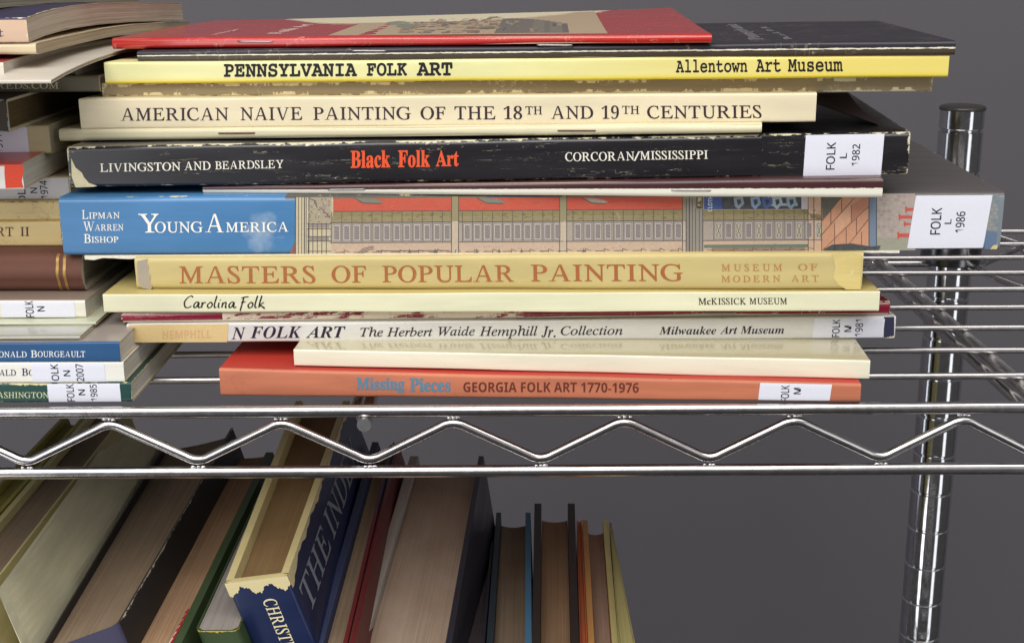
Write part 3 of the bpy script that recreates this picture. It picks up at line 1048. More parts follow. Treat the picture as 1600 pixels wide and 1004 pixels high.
def sky_fade(k, u, v, base):
    # the printed cover: blue with a white cloud, grey on the board behind the picture
    n = k.noise(k.vec(k.math('MULTIPLY', u, 0.09), k.math('MULTIPLY', v, 0.10), 3.0), 1.0, 6.0, 0.6)
    dx = k.math('MULTIPLY', k.math('SUBTRACT', u, 77.0), 1 / 11.0)
    dy = k.math('MULTIPLY', k.math('SUBTRACT', v, 10.0), 1 / 14.0)
    rr = k.math('ADD', k.math('MULTIPLY', dx, dx), k.math('MULTIPLY', dy, dy))
    m = k.math('MULTIPLY', k.math('SUBTRACT', k.math('ADD', k.math('SUBTRACT', 0.75, rr), k.math('MULTIPLY', k.math('SUBTRACT', n, 0.5), 3.0)), 0.3), 0.75, clamp=True)
    blue = k.mix(k.math('MULTIPLY', m, 0.7), base, lin((196, 206, 214)))
    side = k.math('MULTIPLY', k.math('GREATER_THAN', u, 86.0), k.math('GREATER_THAN', v, HY - 1.2))
    end = k.math('GREATER_THAN', u, 320.0)
    return k.mix(side, k.mix(end, blue, lin((122, 132, 138))), lin((84, 80, 78)))


b = lying_book('hardcover_book', 'thickest book, blue spine end and a printed street picture, white label', 'book', G, sp, 236,
               cover_mat('blue_jacket', (74, 126, 174), LY, HY, 0.35, 0.25, wear=-0.25, amp=0.9, wear_col=(220, 212, 170), mott=0.08, extra=sky_fade), M_CREAMPAGE, tc=2.0, r=2.2, inset=4, wave=0.05)
# printed picture, flat polygons in print colours
mb = MB()


def pic(pts, col, layer=0):
    q = [sp.P(sp.px(u, v)[0], -0.08 - 0.03 * layer, min(0.985, max(0.012, sp.px(u, v)[1]))) for u, v in pts]
    mb.face([mb.vert(p) for p in q], None, 0, lin(col))


def prect(u0, v0, u1, v1, col, layer=0):
    def s(u):
        return -6.0 * (u - 460) / 1000
    n_ = max(1, int((u1 - u0) / 18))
    for i in range(n_):
        a, c_ = lerp(u0, u1, i / n_), lerp(u0, u1, (i + 1) / n_)
        pic([(a, v0 + s(a)), (c_, v0 + s(c_)), (c_, v1 + s(c_)), (a, v1 + s(a))], col, layer)


def pline(u0, v0, u1, v1, w, col, layer=3):
    dx, dy = u1 - u0, v1 - v0
    L_ = math.hypot(dx, dy)
    nx, ny = -dy / L_ * w / 2, dx / L_ * w / 2
    pic([(u0 + nx, v0 + ny), (u1 + nx, v1 + ny), (u1 - nx, v1 - ny), (u0 - nx, v0 - ny)], col, layer)


INK = (70, 64, 66)
prect(462, 300, 1357, 399, (198, 180, 156), 0)
pic([(452, 399), (462, 375), (462, 399)], (130, 78, 62), 0)
prect(462, 300, 520, 399, (206, 194, 160), 1)
for u, w in ((461, 1.6), (466, 1), (471, 1), (475, 1.6), (478, 1), (482, 1.6)):
    prect(u, 306, u + w, 399, INK, 2)
prect(484, 306, 518, 348, (172, 160, 136), 2)
for i in range(9):
    a = i / 9
    pline(484 + 30 * a, 310 + 32 * a + 4 * math.sin(i * 2.1), 490 + 30 * a + 4 * math.cos(i), 314 + 30 * a, 1.3, INK)
for i in range(5):
    pline(482 + i * 7, 348, 482 + i * 7, 398, 1.1, INK)
for v in (349, 357, 369, 376, 392):
    prect(480, v, 518, v + 1.1, INK, 3)
prect(482, 350, 515, 356, (150, 140, 132), 2)
prect(484, 370, 514, 376, (150, 140, 132), 2)
# upper dark band, red panels, green sill, panelled dado, pink footing
prect(505, 304, 1265, 311.5, (104, 104, 84), 1)
for u0, u1 in ((521, 705), (717, 874), (886, 1066)):
    prect(u0, 310.5, u1, 330.5, (204, 78, 56), 2)
    prect(u0, 330.2, u1, 331.4, INK, 3)
for u0, u1, cl in ((553, 600, (120, 124, 110)), (745, 790, (120, 128, 118)), (910, 950, (176, 168, 150))):
    pic([(u0, 309), (u1 - 22, 309.5), (u1 - 8, 312), (u1, 315), (u1 - 8, 318), (u0 + 16, 316.5), (u0 + 6, 313)], cl, 3)
    pline(u0, 309, u0 + 14, 316.5, 1.2, INK, 4)
    pline(u0 + 14, 316.8, u1 - 4, 318, 1.2, INK, 4)
prect(760, 305, 880, 309.8, (52, 66, 102), 3)
prect(930, 305, 1050, 309.8, (52, 72, 120), 3)
for u0, u1 in ((705, 717), (874, 886), (1066, 1078)):
    prect(u0, 304, u1, 347, (150, 142, 104), 3)
    prect(u0, 304, u0 + 1.1, 398, INK, 4)
    prect(u1 - 1.1, 304, u1, 398, INK, 4)
    prect(u0 + 1, 347, u1 - 1, 398, (202, 184, 160), 3)
prect(518, 332, 1285, 347.5, (140, 130, 84), 1)
prect(518, 339, 1285, 347.5, (150, 138, 100), 2)
prect(516, 347.5, 1285, 348.7, INK, 3)
prect(516, 348.7, 1285, 379, (172, 162, 150), 1)
prect(516, 379, 1285, 380, INK, 3)
prect(518, 380, 1285, 399, (203, 178, 154), 1)
u = 518.0
i = 0
while u < 1283:
    skip = any(a - 8 < u < c + 1 for a, c in ((705, 714), (874, 884), (1062, 1098)))
    if not skip:
        prect(u, 331.8, u + 0.9, 347.5, (84, 82, 58), 3)
        prect(u, 348.7, u + 1.0, 379, (96, 88, 86), 3)
        x_box = 1110 < u and i % 2 == 0
        prect(u + 2.2, 350.4, u + 14.0, 377.4, (118, 108, 110), 2)
        prect(u + 3.0, 351.4, u + 13.2, 376.4, (198, 192, 182), 3)
        prect(u + 4.4, 353.4, u + 11.8, 374.4, (110, 102, 104), 4)
        prect(u + 5.1, 354.4, u + 11.1, 373.4, (196, 188, 160) if x_box else (148, 138, 136), 5)
        if x_box:
            pline(u + 5.4, 351, u + 10.8, 369, 0.8, INK, 6)
            pline(u + 10.8, 351, u + 5.4, 369, 0.8, INK, 6)
        else:
            for q in range(4):
                y0 = 355.5 + q * 4.4 - 6 * (u - 460) / 1000
                pline(u + 5.6 + random.random(), y0, u + 9.6 + random.random(), y0 + 2.6 + random.random(), 0.8, (108, 100, 102), 6)
    u += 15.7
    i += 1
rh = random.Random(21)
for i in range(260):
    u_ = rh.uniform(520, 1280)
    v_ = rh.uniform(333, 345) - 6 * (u_ - 460) / 1000
    pline(u_, v_, u_ + rh.uniform(2, 7), v_ + rh.uniform(-0.6, 0.6), rh.uniform(0.5, 1.0), rh.choice([(112, 102, 62), (164, 152, 104), (98, 92, 60)]), 2.6)
for i in range(90):
    u_ = rh.uniform(522, 1060)
    v_ = rh.uniform(313, 328) - 6 * (u_ - 460) / 1000
    pline(u_, v_, u_ + rh.uniform(3, 12), v_ + rh.uniform(-0.4, 0.4), rh.uniform(0.6, 1.2), rh.choice([(186, 66, 48), (214, 96, 72), (196, 88, 66)]), 2.5)
for i in range(120):
    u_ = rh.uniform(520, 1260)
    v_ = rh.uniform(382, 397) - 6 * (u_ - 460) / 1000
    pline(u_, v_, u_ + rh.uniform(1, 6), v_ + rh.uniform(-0.8, 0.8), 0.6, rh.choice([(170, 146, 126), (218, 196, 172), (150, 128, 112)]), 1.6)
for i in range(26):
    u_ = 524 + i * 29.0
    if not 1060 < u_ < 1100:
        v_ = 394.5 - 6 * (u_ - 460) / 1000
        pline(u_, v_, u_ + 14, v_ - 0.2, 0.9, INK, 3)
        pline(u_ + 14, v_ - 3.4, u_ + 14, v_ + 2, 0.9, INK, 3)
        pline(u_ + 14, v_ - 3.4, u_ + 22, v_ - 0.6, 0.8, INK, 3)
for i in range(40):
    u_, v_ = rh.uniform(484, 516), rh.uniform(308, 346)
    pline(u_, v_, u_ + rh.uniform(-4, 4), v_ + rh.uniform(1, 4), 0.8, rh.choice([INK, (120, 112, 100), (214, 204, 178)]), 3.4)
# fan arch and line work on the footing
for r_ in (16, 20, 24):
    last = None
    for j in range(6):
        a = math.pi * (1.0 - 0.5 * j / 5)
        p = (584 + r_ * math.cos(a), 398 - 0.55 * r_ * math.sin(a))
        if last:
            pline(*last, *p, 0.9, INK)
        last = p
prect(588, 392, 702, 393, INK, 3)
for a in (640, 680, 745, 780, 815, 912):
    pic([(a - 3, 395), (a, 388), (a + 3, 395)], (110, 100, 98), 3)
# grey pilaster, dark shop window with blue lettering
prect(1070, 312, 1099, 399, (150, 144, 134), 3)
for a in (1072, 1076, 1081, 1086, 1092, 1097):
    prect(a, 314, a + 1.3, 399, (84, 82, 86), 4)
prect(1086, 304, 1100, 330, (158, 146, 112), 4)
prect(1088, 310, 1098, 329, (74, 68, 62), 5)
prect(1090, 312, 1096, 327, (196, 184, 150), 6)
prect(1100, 305, 1128, 331, (48, 84, 152), 4)
prect(1126, 305, 1262, 331, (58, 66, 78), 3)
for a, cl in ((1146, (150, 166, 182)), (1172, (140, 172, 206)), (1190, (64, 104, 178)), (1206, (176, 196, 210)), (1228, (150, 176, 196))):
    pic([(a, 309), (a + 14, 306), (a + 17, 318), (a + 8, 327), (a + 2, 322)], cl, 5)
    pic([(a + 5, 312), (a + 11, 311), (a + 12, 317), (a + 7, 321)], (50, 58, 72), 6)
prect(1200, 309, 1244, 313, (196, 206, 212), 5)
prect(1200, 322, 1246, 326, (176, 194, 206), 5)
prect(1252, 305, 1262, 331, (206, 200, 204), 5)
prect(1262, 304, 1284, 399, (214, 178, 150), 2)
for a in (1262, 1271, 1283):
    prect(a, 304, a + 1.1, 399, INK, 4)
prect(1100, 386, 1262, 391, (96, 118, 104), 3)
prect(1112, 391, 1258, 399, (150, 122, 104), 3)
# paving in perspective, blue pilaster, cobbles, red letters
pic([(1284, 303), (1357, 302), (1357, 393), (1284, 394)], (216, 156, 122), 2)
pic([(1284, 305), (1318, 304), (1285, 345)], (88, 92, 84), 3)
for p in ((1284, 366, 1340, 303), (1284, 392, 1357, 322), (1318, 392, 1357, 342), (1318, 304, 1284, 345)):
    pline(*p, 1.2, (112, 78, 62), 4)
for p in ((1298, 328, 1298, 351), (1315, 306, 1315, 331), (1304, 347, 1304, 392), (1330, 320, 1330, 346), (1338, 340, 1338, 366), (1322, 356, 1322, 380), (1346, 362, 1346, 390)):
    pline(*p, 1.1, (112, 78, 62), 4)
pic([(1302, 345), (1330, 318), (1330, 345), (1304, 370)], (226, 172, 138), 3)
pic([(1331, 320), (1356, 303), (1356, 320), (1331, 345)], (198, 132, 104), 3)
prect(1357, 306, 1370, 399, (112, 134, 158), 3)
prect(1357, 306, 1358.4, 399, (58, 70, 88), 4)
prect(1368.6, 306, 1370, 399, (58, 70, 88), 4)
pic([(1370, 302), (1430, 301), (1430, 392), (1370, 392)], (176, 164, 156), 2)
pic([(1370, 372), (1424, 371), (1424, 391), (1370, 391)], (158, 158, 140), 3)
rc = random.Random(3)
for row in range(11):
    for cidx in range(7):
        a, c_ = 1373 + cidx * 8 + (row % 2) * 4, 306 + row * 6
        if a < 1420:
            pts_ = []
            for j in range(6):
                an = 2 * math.pi * j / 6 + rc.uniform(-.2, .2)
                pts_.append((a + 3.4 * math.cos(an), c_ + 2.5 * math.sin(an)))
            g = rc.choice([(186, 168, 158), (170, 158, 152), (180, 172, 160), (162, 148, 144)])
            pic(pts_, g, 3)
for v0, v1, u0 in ((322, 332, 1414), (334, 344, 1404), (346, 354, 1412), (362, 373, 1402)):
    pic([(u0, v0), (u0 + 2.6, v0), (u0 + 2.6, v1), (u0, v1)], (206, 70, 62), 4)
    pic([(u0 + 2, v0 + 2.6), (1428, v0 + 2.6), (1428, v1 - 2.6), (u0 + 2, v1 - 2.6)], (206, 70, 62), 4)
pic([(1285, 390), (1300, 382), (1330, 380), (1362, 385), (1376, 383), (1373, 391), (1330, 394), (1290, 395)], (46, 62, 70), 5)
pic([(1538, 303), (1560, 303), (1559, 388), (1538, 389)], (128, 138, 144), 2)
pic([(1538, 360), (1559, 362), (1556, 386), (1538, 389)], (82, 112, 146), 3)
pic([(1547, 389), (1552, 383), (1559, 382), (1557, 389)], (220, 206, 140), 4)
for row in range(9):
    for cidx in range(2):
        a, c_ = 1545 + cidx * 9 + (row % 2) * 3, 309 + row * 6
        pic([(a - 3, c_ - 2), (a + 2.6, c_ - 2.2), (a + 3.2, c_ + 1.6), (a - 2, c_ + 2)], rc.choice([(146, 150, 152), (112, 128, 142), (152, 150, 140)]), 3)
kp = NT('printed_picture')
ca = kp.n('ShaderNodeVertexColor', layer_name='Col').outputs[0]
npn = kp.noise(kp.obj(), 900.0, 4.0, 0.7)
npw = kp.noise(kp.obj(), 160.0, 5.0, 0.7)
cc = kp.mix(kp.math('MULTIPLY_ADD', npn, 0.8, -0.2, clamp=True), ca, lin((138, 126, 112)))
cc = kp.mix(kp.math('MULTIPLY', kp.math('SUBTRACT', npw, 0.66), 4.0, clamp=True), cc, lin((206, 196, 176)))
mb.build('cover_picture', kp.done(cc, 0.4, 0, 0.2), b)
def print_up(root, name, items, mat, lift):
    sp_ = root_sp[root.name]
    mb_ = MB()
    for s_, u0, u1, t0, b0 in items:
        vs, fs = glyphs(s_, 'sansb', 0.0)
        lo, hi = sp_.px((u0 + u1) / 2, b0)[1], sp_.px((u0 + u1) / 2, t0)[1]
        e0, e1 = sp_.px(u0, (t0 + b0) / 2)[0], sp_.px(u1, (t0 + b0) / 2)[0]
        idx = [mb_.vert(sp_.P(lerp(e1, e0, y), -lift, lerp(lo, hi, x))) for x, y, l in vs]
        for f in fs:
            mb_.face([idx[i] for i in f])
    mb_.build(name, mat, root)


print_up(b, 'picture_lettering', [('SA', 1090.5, 1095.5, 313.5, 325)], ink_mat('picture_black_ink', (44, 40, 40)), 0.36)
print_up(b, 'picture_lettering', [('CLOTH', 1106, 1113, 306, 330)], ink_mat('picture_pale_ink', (196, 206, 214)), 0.36)
wi = ink_mat('white_ink', (232, 232, 224))
print_on(b, 'author_names', [('L', 'serif', 128, 138, 328.2, 342, 0, 0.01), ('IPMAN', 'serif', 139, 187, 331.8, 341.8, -0.4, 0.008), ('W', 'serif', 130, 148, 346, 360.8, 0, 0.01), ('ARREN', 'serif', 148, 193, 350.5, 360.6, -0.4, 0.008),
                             ('B', 'serif', 131, 142, 365.5, 379.4, 0, 0.01), ('ISHOP', 'serif', 143, 185, 369.5, 379.2, -0.3, 0.008)], wi, 0.14)
print_on(b, 'title', [('Y', 'serif', 216, 248, 334, 363.5, -0.3, 0.014), ('OUNG', 'serif', 242, 317, 346.3, 363.8, -0.4, 0.01), ('A', 'serif', 321, 350, 334, 362.8, 0, 0.014), ('MERICA', 'serif', 353, 451, 347, 362.8, -0.6, 0.01)], wi, 0.16)
label_on(b, 1424, 1543, [('FOLK', 1454, 1470, 324, 366), ('L', 1475.5, 1486, 342, 349.5), ('1986', 1493, 1507, 330, 363)], 306, 388, f0=0.035, f1=0.965, skew=2.0, lift=0.42)
# torn white jacket edge below the spine
mb = MB()
rj = random.Random(5)
for i in range(90):
    ua, ub = lerp(132, 1405, i / 90), lerp(132, 1405, (i + 1) / 90)
    sa, sb = sp.px(ua, 395)[0], sp.px(ub, 395)[0]
    h = [0.35 + 0.45 * rj.random() + (0.8 * rj.random() if i < 8 else 0) for _ in range(2)]
    if i == 0:
        prev = h[0]
    p = [sp.P(sa, -0.3, 0, -1.05 * prev), sp.P(sb, -0.3, 0, -1.05 * h[1]), sp.P(sb, -0.3, 0, 0.25), sp.P(sa, -0.3, 0, 0.25)]
    q = [x + sp.d * 0.5 for x in p]
    mb.quad(p)
    mb.quad([p[0], p[1], q[1], q[0]])
    mb.quad([p[3], p[2], q[2], q[3]])
    prev = h[1]
mb.build('torn_jacket_edge', plain_mat('torn_paper', (226, 220, 204), 0.7, 0.1), b)

# dark red stapled booklet with white lower edge
ZL0, ZR0 = ZL, ZR
sp = spine_px(320, 291, 301, 1375, 276, 307)
sp.L.y -= 3.0
sp.hl = 3.2
b = lying_book('stapled_booklet', 'thin dark maroon booklet with a white worn fold, lying on the thick pictured book', 'booklet', G, sp, 190,
               cover_mat('maroon_cover', (70, 38, 40), sp.len, hm(sp), 0.35, 0.3, wear=-0.3, amp=0.6, wear_col=(226, 222, 204), mott=0.1,
                         extra=lambda k, u, v, base: k.mix(k.math('MULTIPLY', k.math('SUBTRACT', k.math('ADD', 3.7, k.math('MULTIPLY', k.math('SUBTRACT', k.noise(k.vec(k.math('MULTIPLY', u, 0.35), 0.0, 2.0), 1.0, 5.0, 0.7), 0.5), 2.2)), v), 5.0, clamp=True), base, lin((226, 224, 208)))), M_CREAMPAGE, r=1.6)
staple_on(b, 513, 570, 296, M_STAPLE, -0.5)
staple_on(b, 1050, 1110, 297, M_STAPLE, 0.5)
ZL = at_y(110, 293, 500.8).z
ZR = ZR - 0.0

# black paperback with orange title
sp = spine_px(110, 230, 293, 1418, 207, 273)
b = lying_book('paperback_book', 'worn black book with orange and white lettering, white label at right end', 'book', G, sp, 214,
               cover_mat('black_cover', (34, 32, 36), sp.len, hm(sp), 0.30, 0.35, wear=0.1, amp=1.5, wear_col=(216, 208, 178), mott=0.2, cracks=0.32, speck=0.6, ends=1.6), M_CREAMPAGE, tc=0.8, r=1.6)
print_on(b, 'author_names', [('LIVINGSTON', 'serif', 156, 282, 255.5, 269, -2.4, 0.008), ('AND', 'serif', 288, 329, 252.8, 266.4, -0.8, 0.008), ('BEARDSLEY', 'serif', 336, 443, 252, 265, -2.4, 0.008)], ink_mat('ivory_ink', (226, 222, 206), 0.5, (40, 38, 42)))
print_on(b, 'title', [('Black', 'bold', 548, 610, 235.5, 263, -0.8, 0.014), ('Folk', 'bold', 622, 672, 235, 262, -0.8, 0.014), ('Art', 'bold', 681, 717, 235, 260.5, -0.6, 0.014)], ink_mat('orange_ink', (222, 84, 46), 0.3, (34, 32, 36)))
print_on(b, 'museum_name', [('CORCORAN', 'serif', 883, 991, 238.2, 252.4, -1.6, 0.008), ('/', 'plain', 990, 1000, 236.6, 251.5), ('MISSISSIPPI', 'serif', 1000, 1106, 236.2, 250, -1.6, 0.008)], ink_mat('ivory_ink_two', (226, 222, 206), 0.4, (40, 38, 42)))
patch_on(b, 'torn_corner', [(111, 247), (118, 262), (128, 270), (131, 277), (139, 286), (152, 290.5), (146, 292), (118, 293), (112, 276)], plain_mat('torn_card', (214, 204, 166), 0.75, 0.1), 0.10)
patch_on(b, 'clear_tape', [(1190, 213), (1257, 211), (1257, 276), (1189, 279)], cover_mat('glossy_tape', (36, 35, 38), 300, 15, 0.1, 0.8, wear=-1.5, amp=0.6, cracks=0.5), 0.09)
label_on(b, 1257, 1379, [('FOLK', 1291, 1305, 222, 265), ('L', 1312, 1323, 239, 247), ('1982', 1331, 1343, 225, 259)], 208, 276, f0=-0.01, f1=1.0, skew=0.3, lift=0.3)

mb = MB()
ca_, cb_ = (at_y(1262, 158, 498), at_y(1374, 196, 500)), (at_y(1262, 147, 560), at_y(1325, 146, 562))
for lay in (0.0, 0.3):
    G4 = [[ca_[0].lerp(ca_[1], i / 6).lerp(cb_[0].lerp(cb_[1], i / 6), j / 6) + Vector((0, 0, lay - 1.2 * math.sin(math.pi * j / 6))) for i in range(7)] for j in range(7)]
    for j in range(6):
        for i in range(6):
            mb.quad([G4[j][i], G4[j][i + 1], G4[j + 1][i + 1], G4[j + 1][i]])
mb.build('loose_flap', plain_mat('brown_flap', (104, 82, 80), 0.45, 0.08), b, True)

# cream stapled booklet
sp = spine_px(93, 202, 221, 1190, 193, 208)
b = lying_book('stapled_booklet', 'thin cream booklet with two rusty staples, on top of the black book', 'booklet', G, sp, 190,
               cover_mat('cream_booklet_cover', (214, 206, 172), sp.len, hm(sp), 0.55, wear=-0.5, amp=0.9, wear_col=(236, 226, 200), mott=0.08), M_CREAMPAGE, r=2.0)
staple_on(b, 342, 398, 208, M_RUST, -0.3)
staple_on(b, 872, 930, 204.2, M_RUST, 0)

# beige paperback with long serif title
sp = spine_px(127, 155, 202, 1274, 145, 191)
b = lying_book('paperback_book', 'beige paperback whose dark serif capitals fill the whole spine', 'book', G, sp, 198,
               cover_mat('beige_cover', (224, 211, 178), sp.len, hm(sp), 0.5, wear=-0.4, amp=0.6, wear_col=(236, 228, 205), mott=0.065), M_CREAMPAGE, r=0.8)
sl = -4.2 / 1000
words = [('AMERICAN', 189, 357), ('NAIVE', 376, 472), ('PAINTING', 489, 642), ('OF', 657, 696), ('THE', 710, 774), ('AND', 861, 927), ('CENTURIES', 1011, 1190)]
it = [(w, 'serif', a, c, 168.6 + sl * (a - 189), 189.2 + sl * (a - 189), sl * (c - a), 0.008) for w, a, c in words]
for w, a, c in (('18', 787, 816), ('19', 940, 967)):
    it.append((w, 'bold', a, c, 168.0 + sl * (a - 189), 189.2 + sl * (a - 189), 0, -0.006))
for a, c in ((821, 847.5), (972, 999)):
    it.append(('TH', 'serif', a, c, 168.8 + sl * (a - 189), 181.5 + sl * (a - 189), 0, 0.008))
print_on(b, 'title', it, ink_mat('plum_black_ink', (52, 36, 44)))

# grey brown paperback with pale worn edges
sp = spine_px(161, 130, 152, 1456, 118, 143)
b = lying_book('paperback_book', 'taupe paperback without lettering, pale worn edges, directly under the yellow book', 'book', G, sp, 205,
               cover_mat('taupe_cover', (146, 130, 98), sp.len, hm(sp), 0.5, wear=0.75, amp=1.2, wear_col=(228, 214, 172), mott=0.08, creases=0.5), M_CREAMPAGE, r=0.9)

# yellow paperback
sp = spine_px(165, 98, 131, 1481, 86, 121)


def yel(k, u, v, base):
    f = k.math('MULTIPLY', k.math('SUBTRACT', u, 150.0), 1 / 120.0, clamp=True)
    c = k.mix(f, base, lin((226, 208, 112)))
    lo = k.math('MULTIPLY', k.math('SUBTRACT', 1.45, v), 1.4, clamp=True)
    return k.mix(lo, c, lin((232, 210, 66)))


b = lying_book('paperback_book', 'pale yellow book with black typewriter style lettering, just below the black booklet', 'book', G, sp, 210,
               cover_mat('yellow_cover', (226, 222, 160), sp.len, hm(sp), 0.4, 0.08, wear=-0.5, amp=0.7, wear_col=(240, 234, 200), mott=0.065, extra=yel), M_CREAMPAGE, r=1.0)
bk = ink_mat('black_ink', (26, 22, 24))
print_on(b, 'title', [('PENNSYLVANIA', 'mono', 350, 558, 99.6, 121, -1.0, 0.028), ('FOLK', 'mono', 573, 636, 98.4, 119.2, -0.4, 0.028), ('ART', 'mono', 651, 707, 97.8, 118.6, -0.3, 0.028)], bk)
print_on(b, 'museum_name', [('Allentown', 'mono', 1056, 1168, 93.2, 114, -0.8, 0.018), ('Art', 'mono', 1181, 1220, 92.6, 113, -0.2, 0.018), ('Museum', 'mono', 1231, 1317, 92.6, 112.6, -0.5, 0.018)], bk)

# black booklet with white fold
sp = spine_px(215, 80, 97, 1492, 64, 86)
Hb = hm(sp)


def white_line(k, u, v, base):
    nz = k.noise(k.vec(k.math('MULTIPLY', u, 0.25), k.math('MULTIPLY', v, 0.6), 12.0), 1.0, 6.0, 0.75)
    d = k.math('ABSOLUTE', k.math('SUBTRACT', v, k.math('MULTIPLY_ADD', u, -0.0015, Hb * 0.62)))
    m = k.math('MULTIPLY', k.math('SUBTRACT', k.math('MULTIPLY_ADD', k.math('SUBTRACT', nz, 0.5), 2.2, 0.52), d), 8.0, clamp=True)
    low = k.math('MULTIPLY', k.math('SUBTRACT', Hb * 0.5, v), 2.0, clamp=True)
    return k.mix(m, k.mix(low, base, lin((66, 54, 44))), lin((228, 222, 196)))


sp.d = Vector((0.05, 1.0, 0))
b = lying_book('stapled_booklet', 'black stapled booklet with a white worn fold line, under the red booklet', 'booklet', G, sp, 132,
               cover_mat('black_booklet_cover', (38, 34, 42), sp.len, Hb, 0.45, 0.1, wear=-0.5, amp=0.6, wear_col=(224, 214, 184), mott=0.1, extra=white_line, creases=0.3), M_CREAMPAGE, r=1.1,
               bend=lambda a, s: 0.0)
staple_on(b, 560, 614, 76.5, M_STAPLE, 0)
BS = sp


def flat_print(root, name, items, mat, dz):
    """lettering printed on the top cover; items: (string, style, s0, s1, a0, a1, turned)"""
    sp_ = root_sp[root.name]
    mb_ = MB()
    for s, style, s0, s1, a0, a1 in items:
        vs, fs = glyphs(s, style, 0.0)
        idx = [mb_.vert(sp_.P(lerp(s0, s1, y), lerp(a0, a1, x), 1, dz(lerp(a0, a1, x), lerp(s0, s1, y)))) for x, y, l in vs]
        for f in fs:
            mb_.face([idx[i] for i in f])
    mb_.build(name, mat, root)


flat_print(b, 'cover_lettering', [('Pennsylvania', 'bold', 241, 234, 18, 120), ('Dutch Folk', 'bold', 254, 247, 18, 100)], ink_mat('silver_grey_ink', (128, 124, 128)), lambda a, s: 0.12)

# red booklet on top
Lp, Rp = at_z(175, 73, ZL), at_z(1112, 66, ZR)
Lp.y, Rp.y = 530.0, 482.0
Lp.x, Rp.x = at_y(175, 70, 530).x, at_y(1112, 66, 482).x
sp = Spine((Lp.x, Lp.y, ZL), (Rp.x, Rp.y, at_y(1112, 67, 482).z), 4.2, 2.9)
RED_D = 165.0
sp.d = Vector((0.02, 1.0, 0))
zl_ = at_y(330, 32, Lp.y + RED_D).z - (sp.L.z + sp.hl)
zr_ = at_y(990, 13, Rp.y + RED_D).z - (sp.R.z + sp.hr)


def red_bend(a, s):
    t = max(0.0, a - 8) / (RED_D - 8)
    q = min(1.0, max(0.0, s / sp_red.len))
    return lerp(zl_, zr_, q ** 1.7) * t ** 1.25


sp_red = sp
b = lying_book('stapled_booklet', 'red stapled booklet with a village picture on its cover, topmost of the main stack', 'booklet', G, sp, RED_D,
               cover_mat('red_cover', (186, 38, 32), sp.len, hm(sp), 0.25, 0.5, wear=-0.35, amp=0.6, wear_col=(236, 190, 170), mott=0.08, creases=0.5,
                         extra=lambda k, u, v, base: k.mix(k.math('MULTIPLY', k.math('SUBTRACT', 0.12, k.math('ABSOLUTE', k.math('SUBTRACT', k.math('ADD', v, k.math('MULTIPLY', k.noise(k.vec(k.math('MULTIPLY', u, 0.4), 0.0, 1.0), 1.0, 4.0, 0.8), 0.8)), 2.9))), 6.0, clamp=True), base, lin((240, 196, 178)))), M_CREAMPAGE, r=1.9, bend=red_bend)  # thin pinkish highlight along the spine is painted into the red
staple_on(b, 388, 446, 62, M_STAPLE, -0.3)
staple_on(b, 865, 918, 61.5, M_STAPLE, -0.4)
# its cover picture: a loose, generic village
mb = MB()


def top_poly(pts_, col, layer):
    c = [sp.P(s_, a_, 1, red_bend(a_, s_) + 0.06 + 0.03 * layer) for s_, a_ in pts_]
    mb.face([mb.vert(p) for p in c], None, 0, lin(col))


def top_rect(s0, s1, a0, a1, col, layer):
    n_ = 8
    for i in range(n_):
        b0, b1 = lerp(a0, a1, i / n_), lerp(a0, a1, (i + 1) / n_)
        m_ = 6 if abs(s1 - s0) > 40 else 1
        for j in range(m_):
            c0, c1 = lerp(s0, s1, j / m_), lerp(s0, s1, (j + 1) / m_)
            top_poly([(c0, b0), (c1, b0), (c1, b1), (c0, b1)], col, layer)


PS0, PS1 = 88.0, 196.0
top_rect(PS0, PS1, 8, 158, (190, 166, 132), 0)
rp = random.Random(11)
for i in range(190):
    s_, a_ = rp.uniform(112, 152), rp.uniform(16, 142)
    w_, h_ = rp.uniform(0.8, 4.5), rp.uniform(3, 12)
    top_rect(s_, s_ + w_, a_, a_ + h_, rp.choice([(150, 104, 84), (168, 134, 106), (128, 112, 96), (176, 152, 124), (108, 100, 92), (184, 158, 128), (140, 134, 108)]), 1 + i % 4)
for i in range(8):
    s_, a_ = rp.uniform(104, 118), rp.uniform(60, 150)
    top_poly([(s_ + 5 * math.cos(2 * math.pi * j / 7), a_ + 14 * math.sin(2 * math.pi * j / 7)) for j in range(7)], rp.choice([(138, 150, 128), (160, 168, 150), (128, 134, 110)]), 1 + i % 3)
for j in range(12):
    s0_ = 153 + j * 2.4
    top_rect(s0_, s0_ + 2.4, 14, 120 - 0.5 * j ** 1.9, rp.choice([(104, 98, 90), (118, 112, 98), (92, 88, 84)]), 1)
for i in range(14):
    s_, a_ = rp.uniform(152, 178), rp.uniform(16, 90)
    top_rect(s_, s_ + rp.uniform(1, 2), a_, a_ + rp.uniform(8, 22), rp.choice([(150, 140, 116), (80, 76, 74), (134, 110, 90)]), 2 + i % 3)
mb.build('cover_picture', kp.mat, b)
flat_print(b, 'cover_lettering', [('Folk Art', 'bold', 66, 60, 20, 100), ('village', 'sans', 40, 37, 16, 60)], ink_mat('pale_cover_ink', (226, 196, 186)), lambda a, s: red_bend(a, s) + 0.12)

# ================================================================== LEFT STACK
GL_ = 'books stacked flat at the left edge'
Z = DZ + DECKR


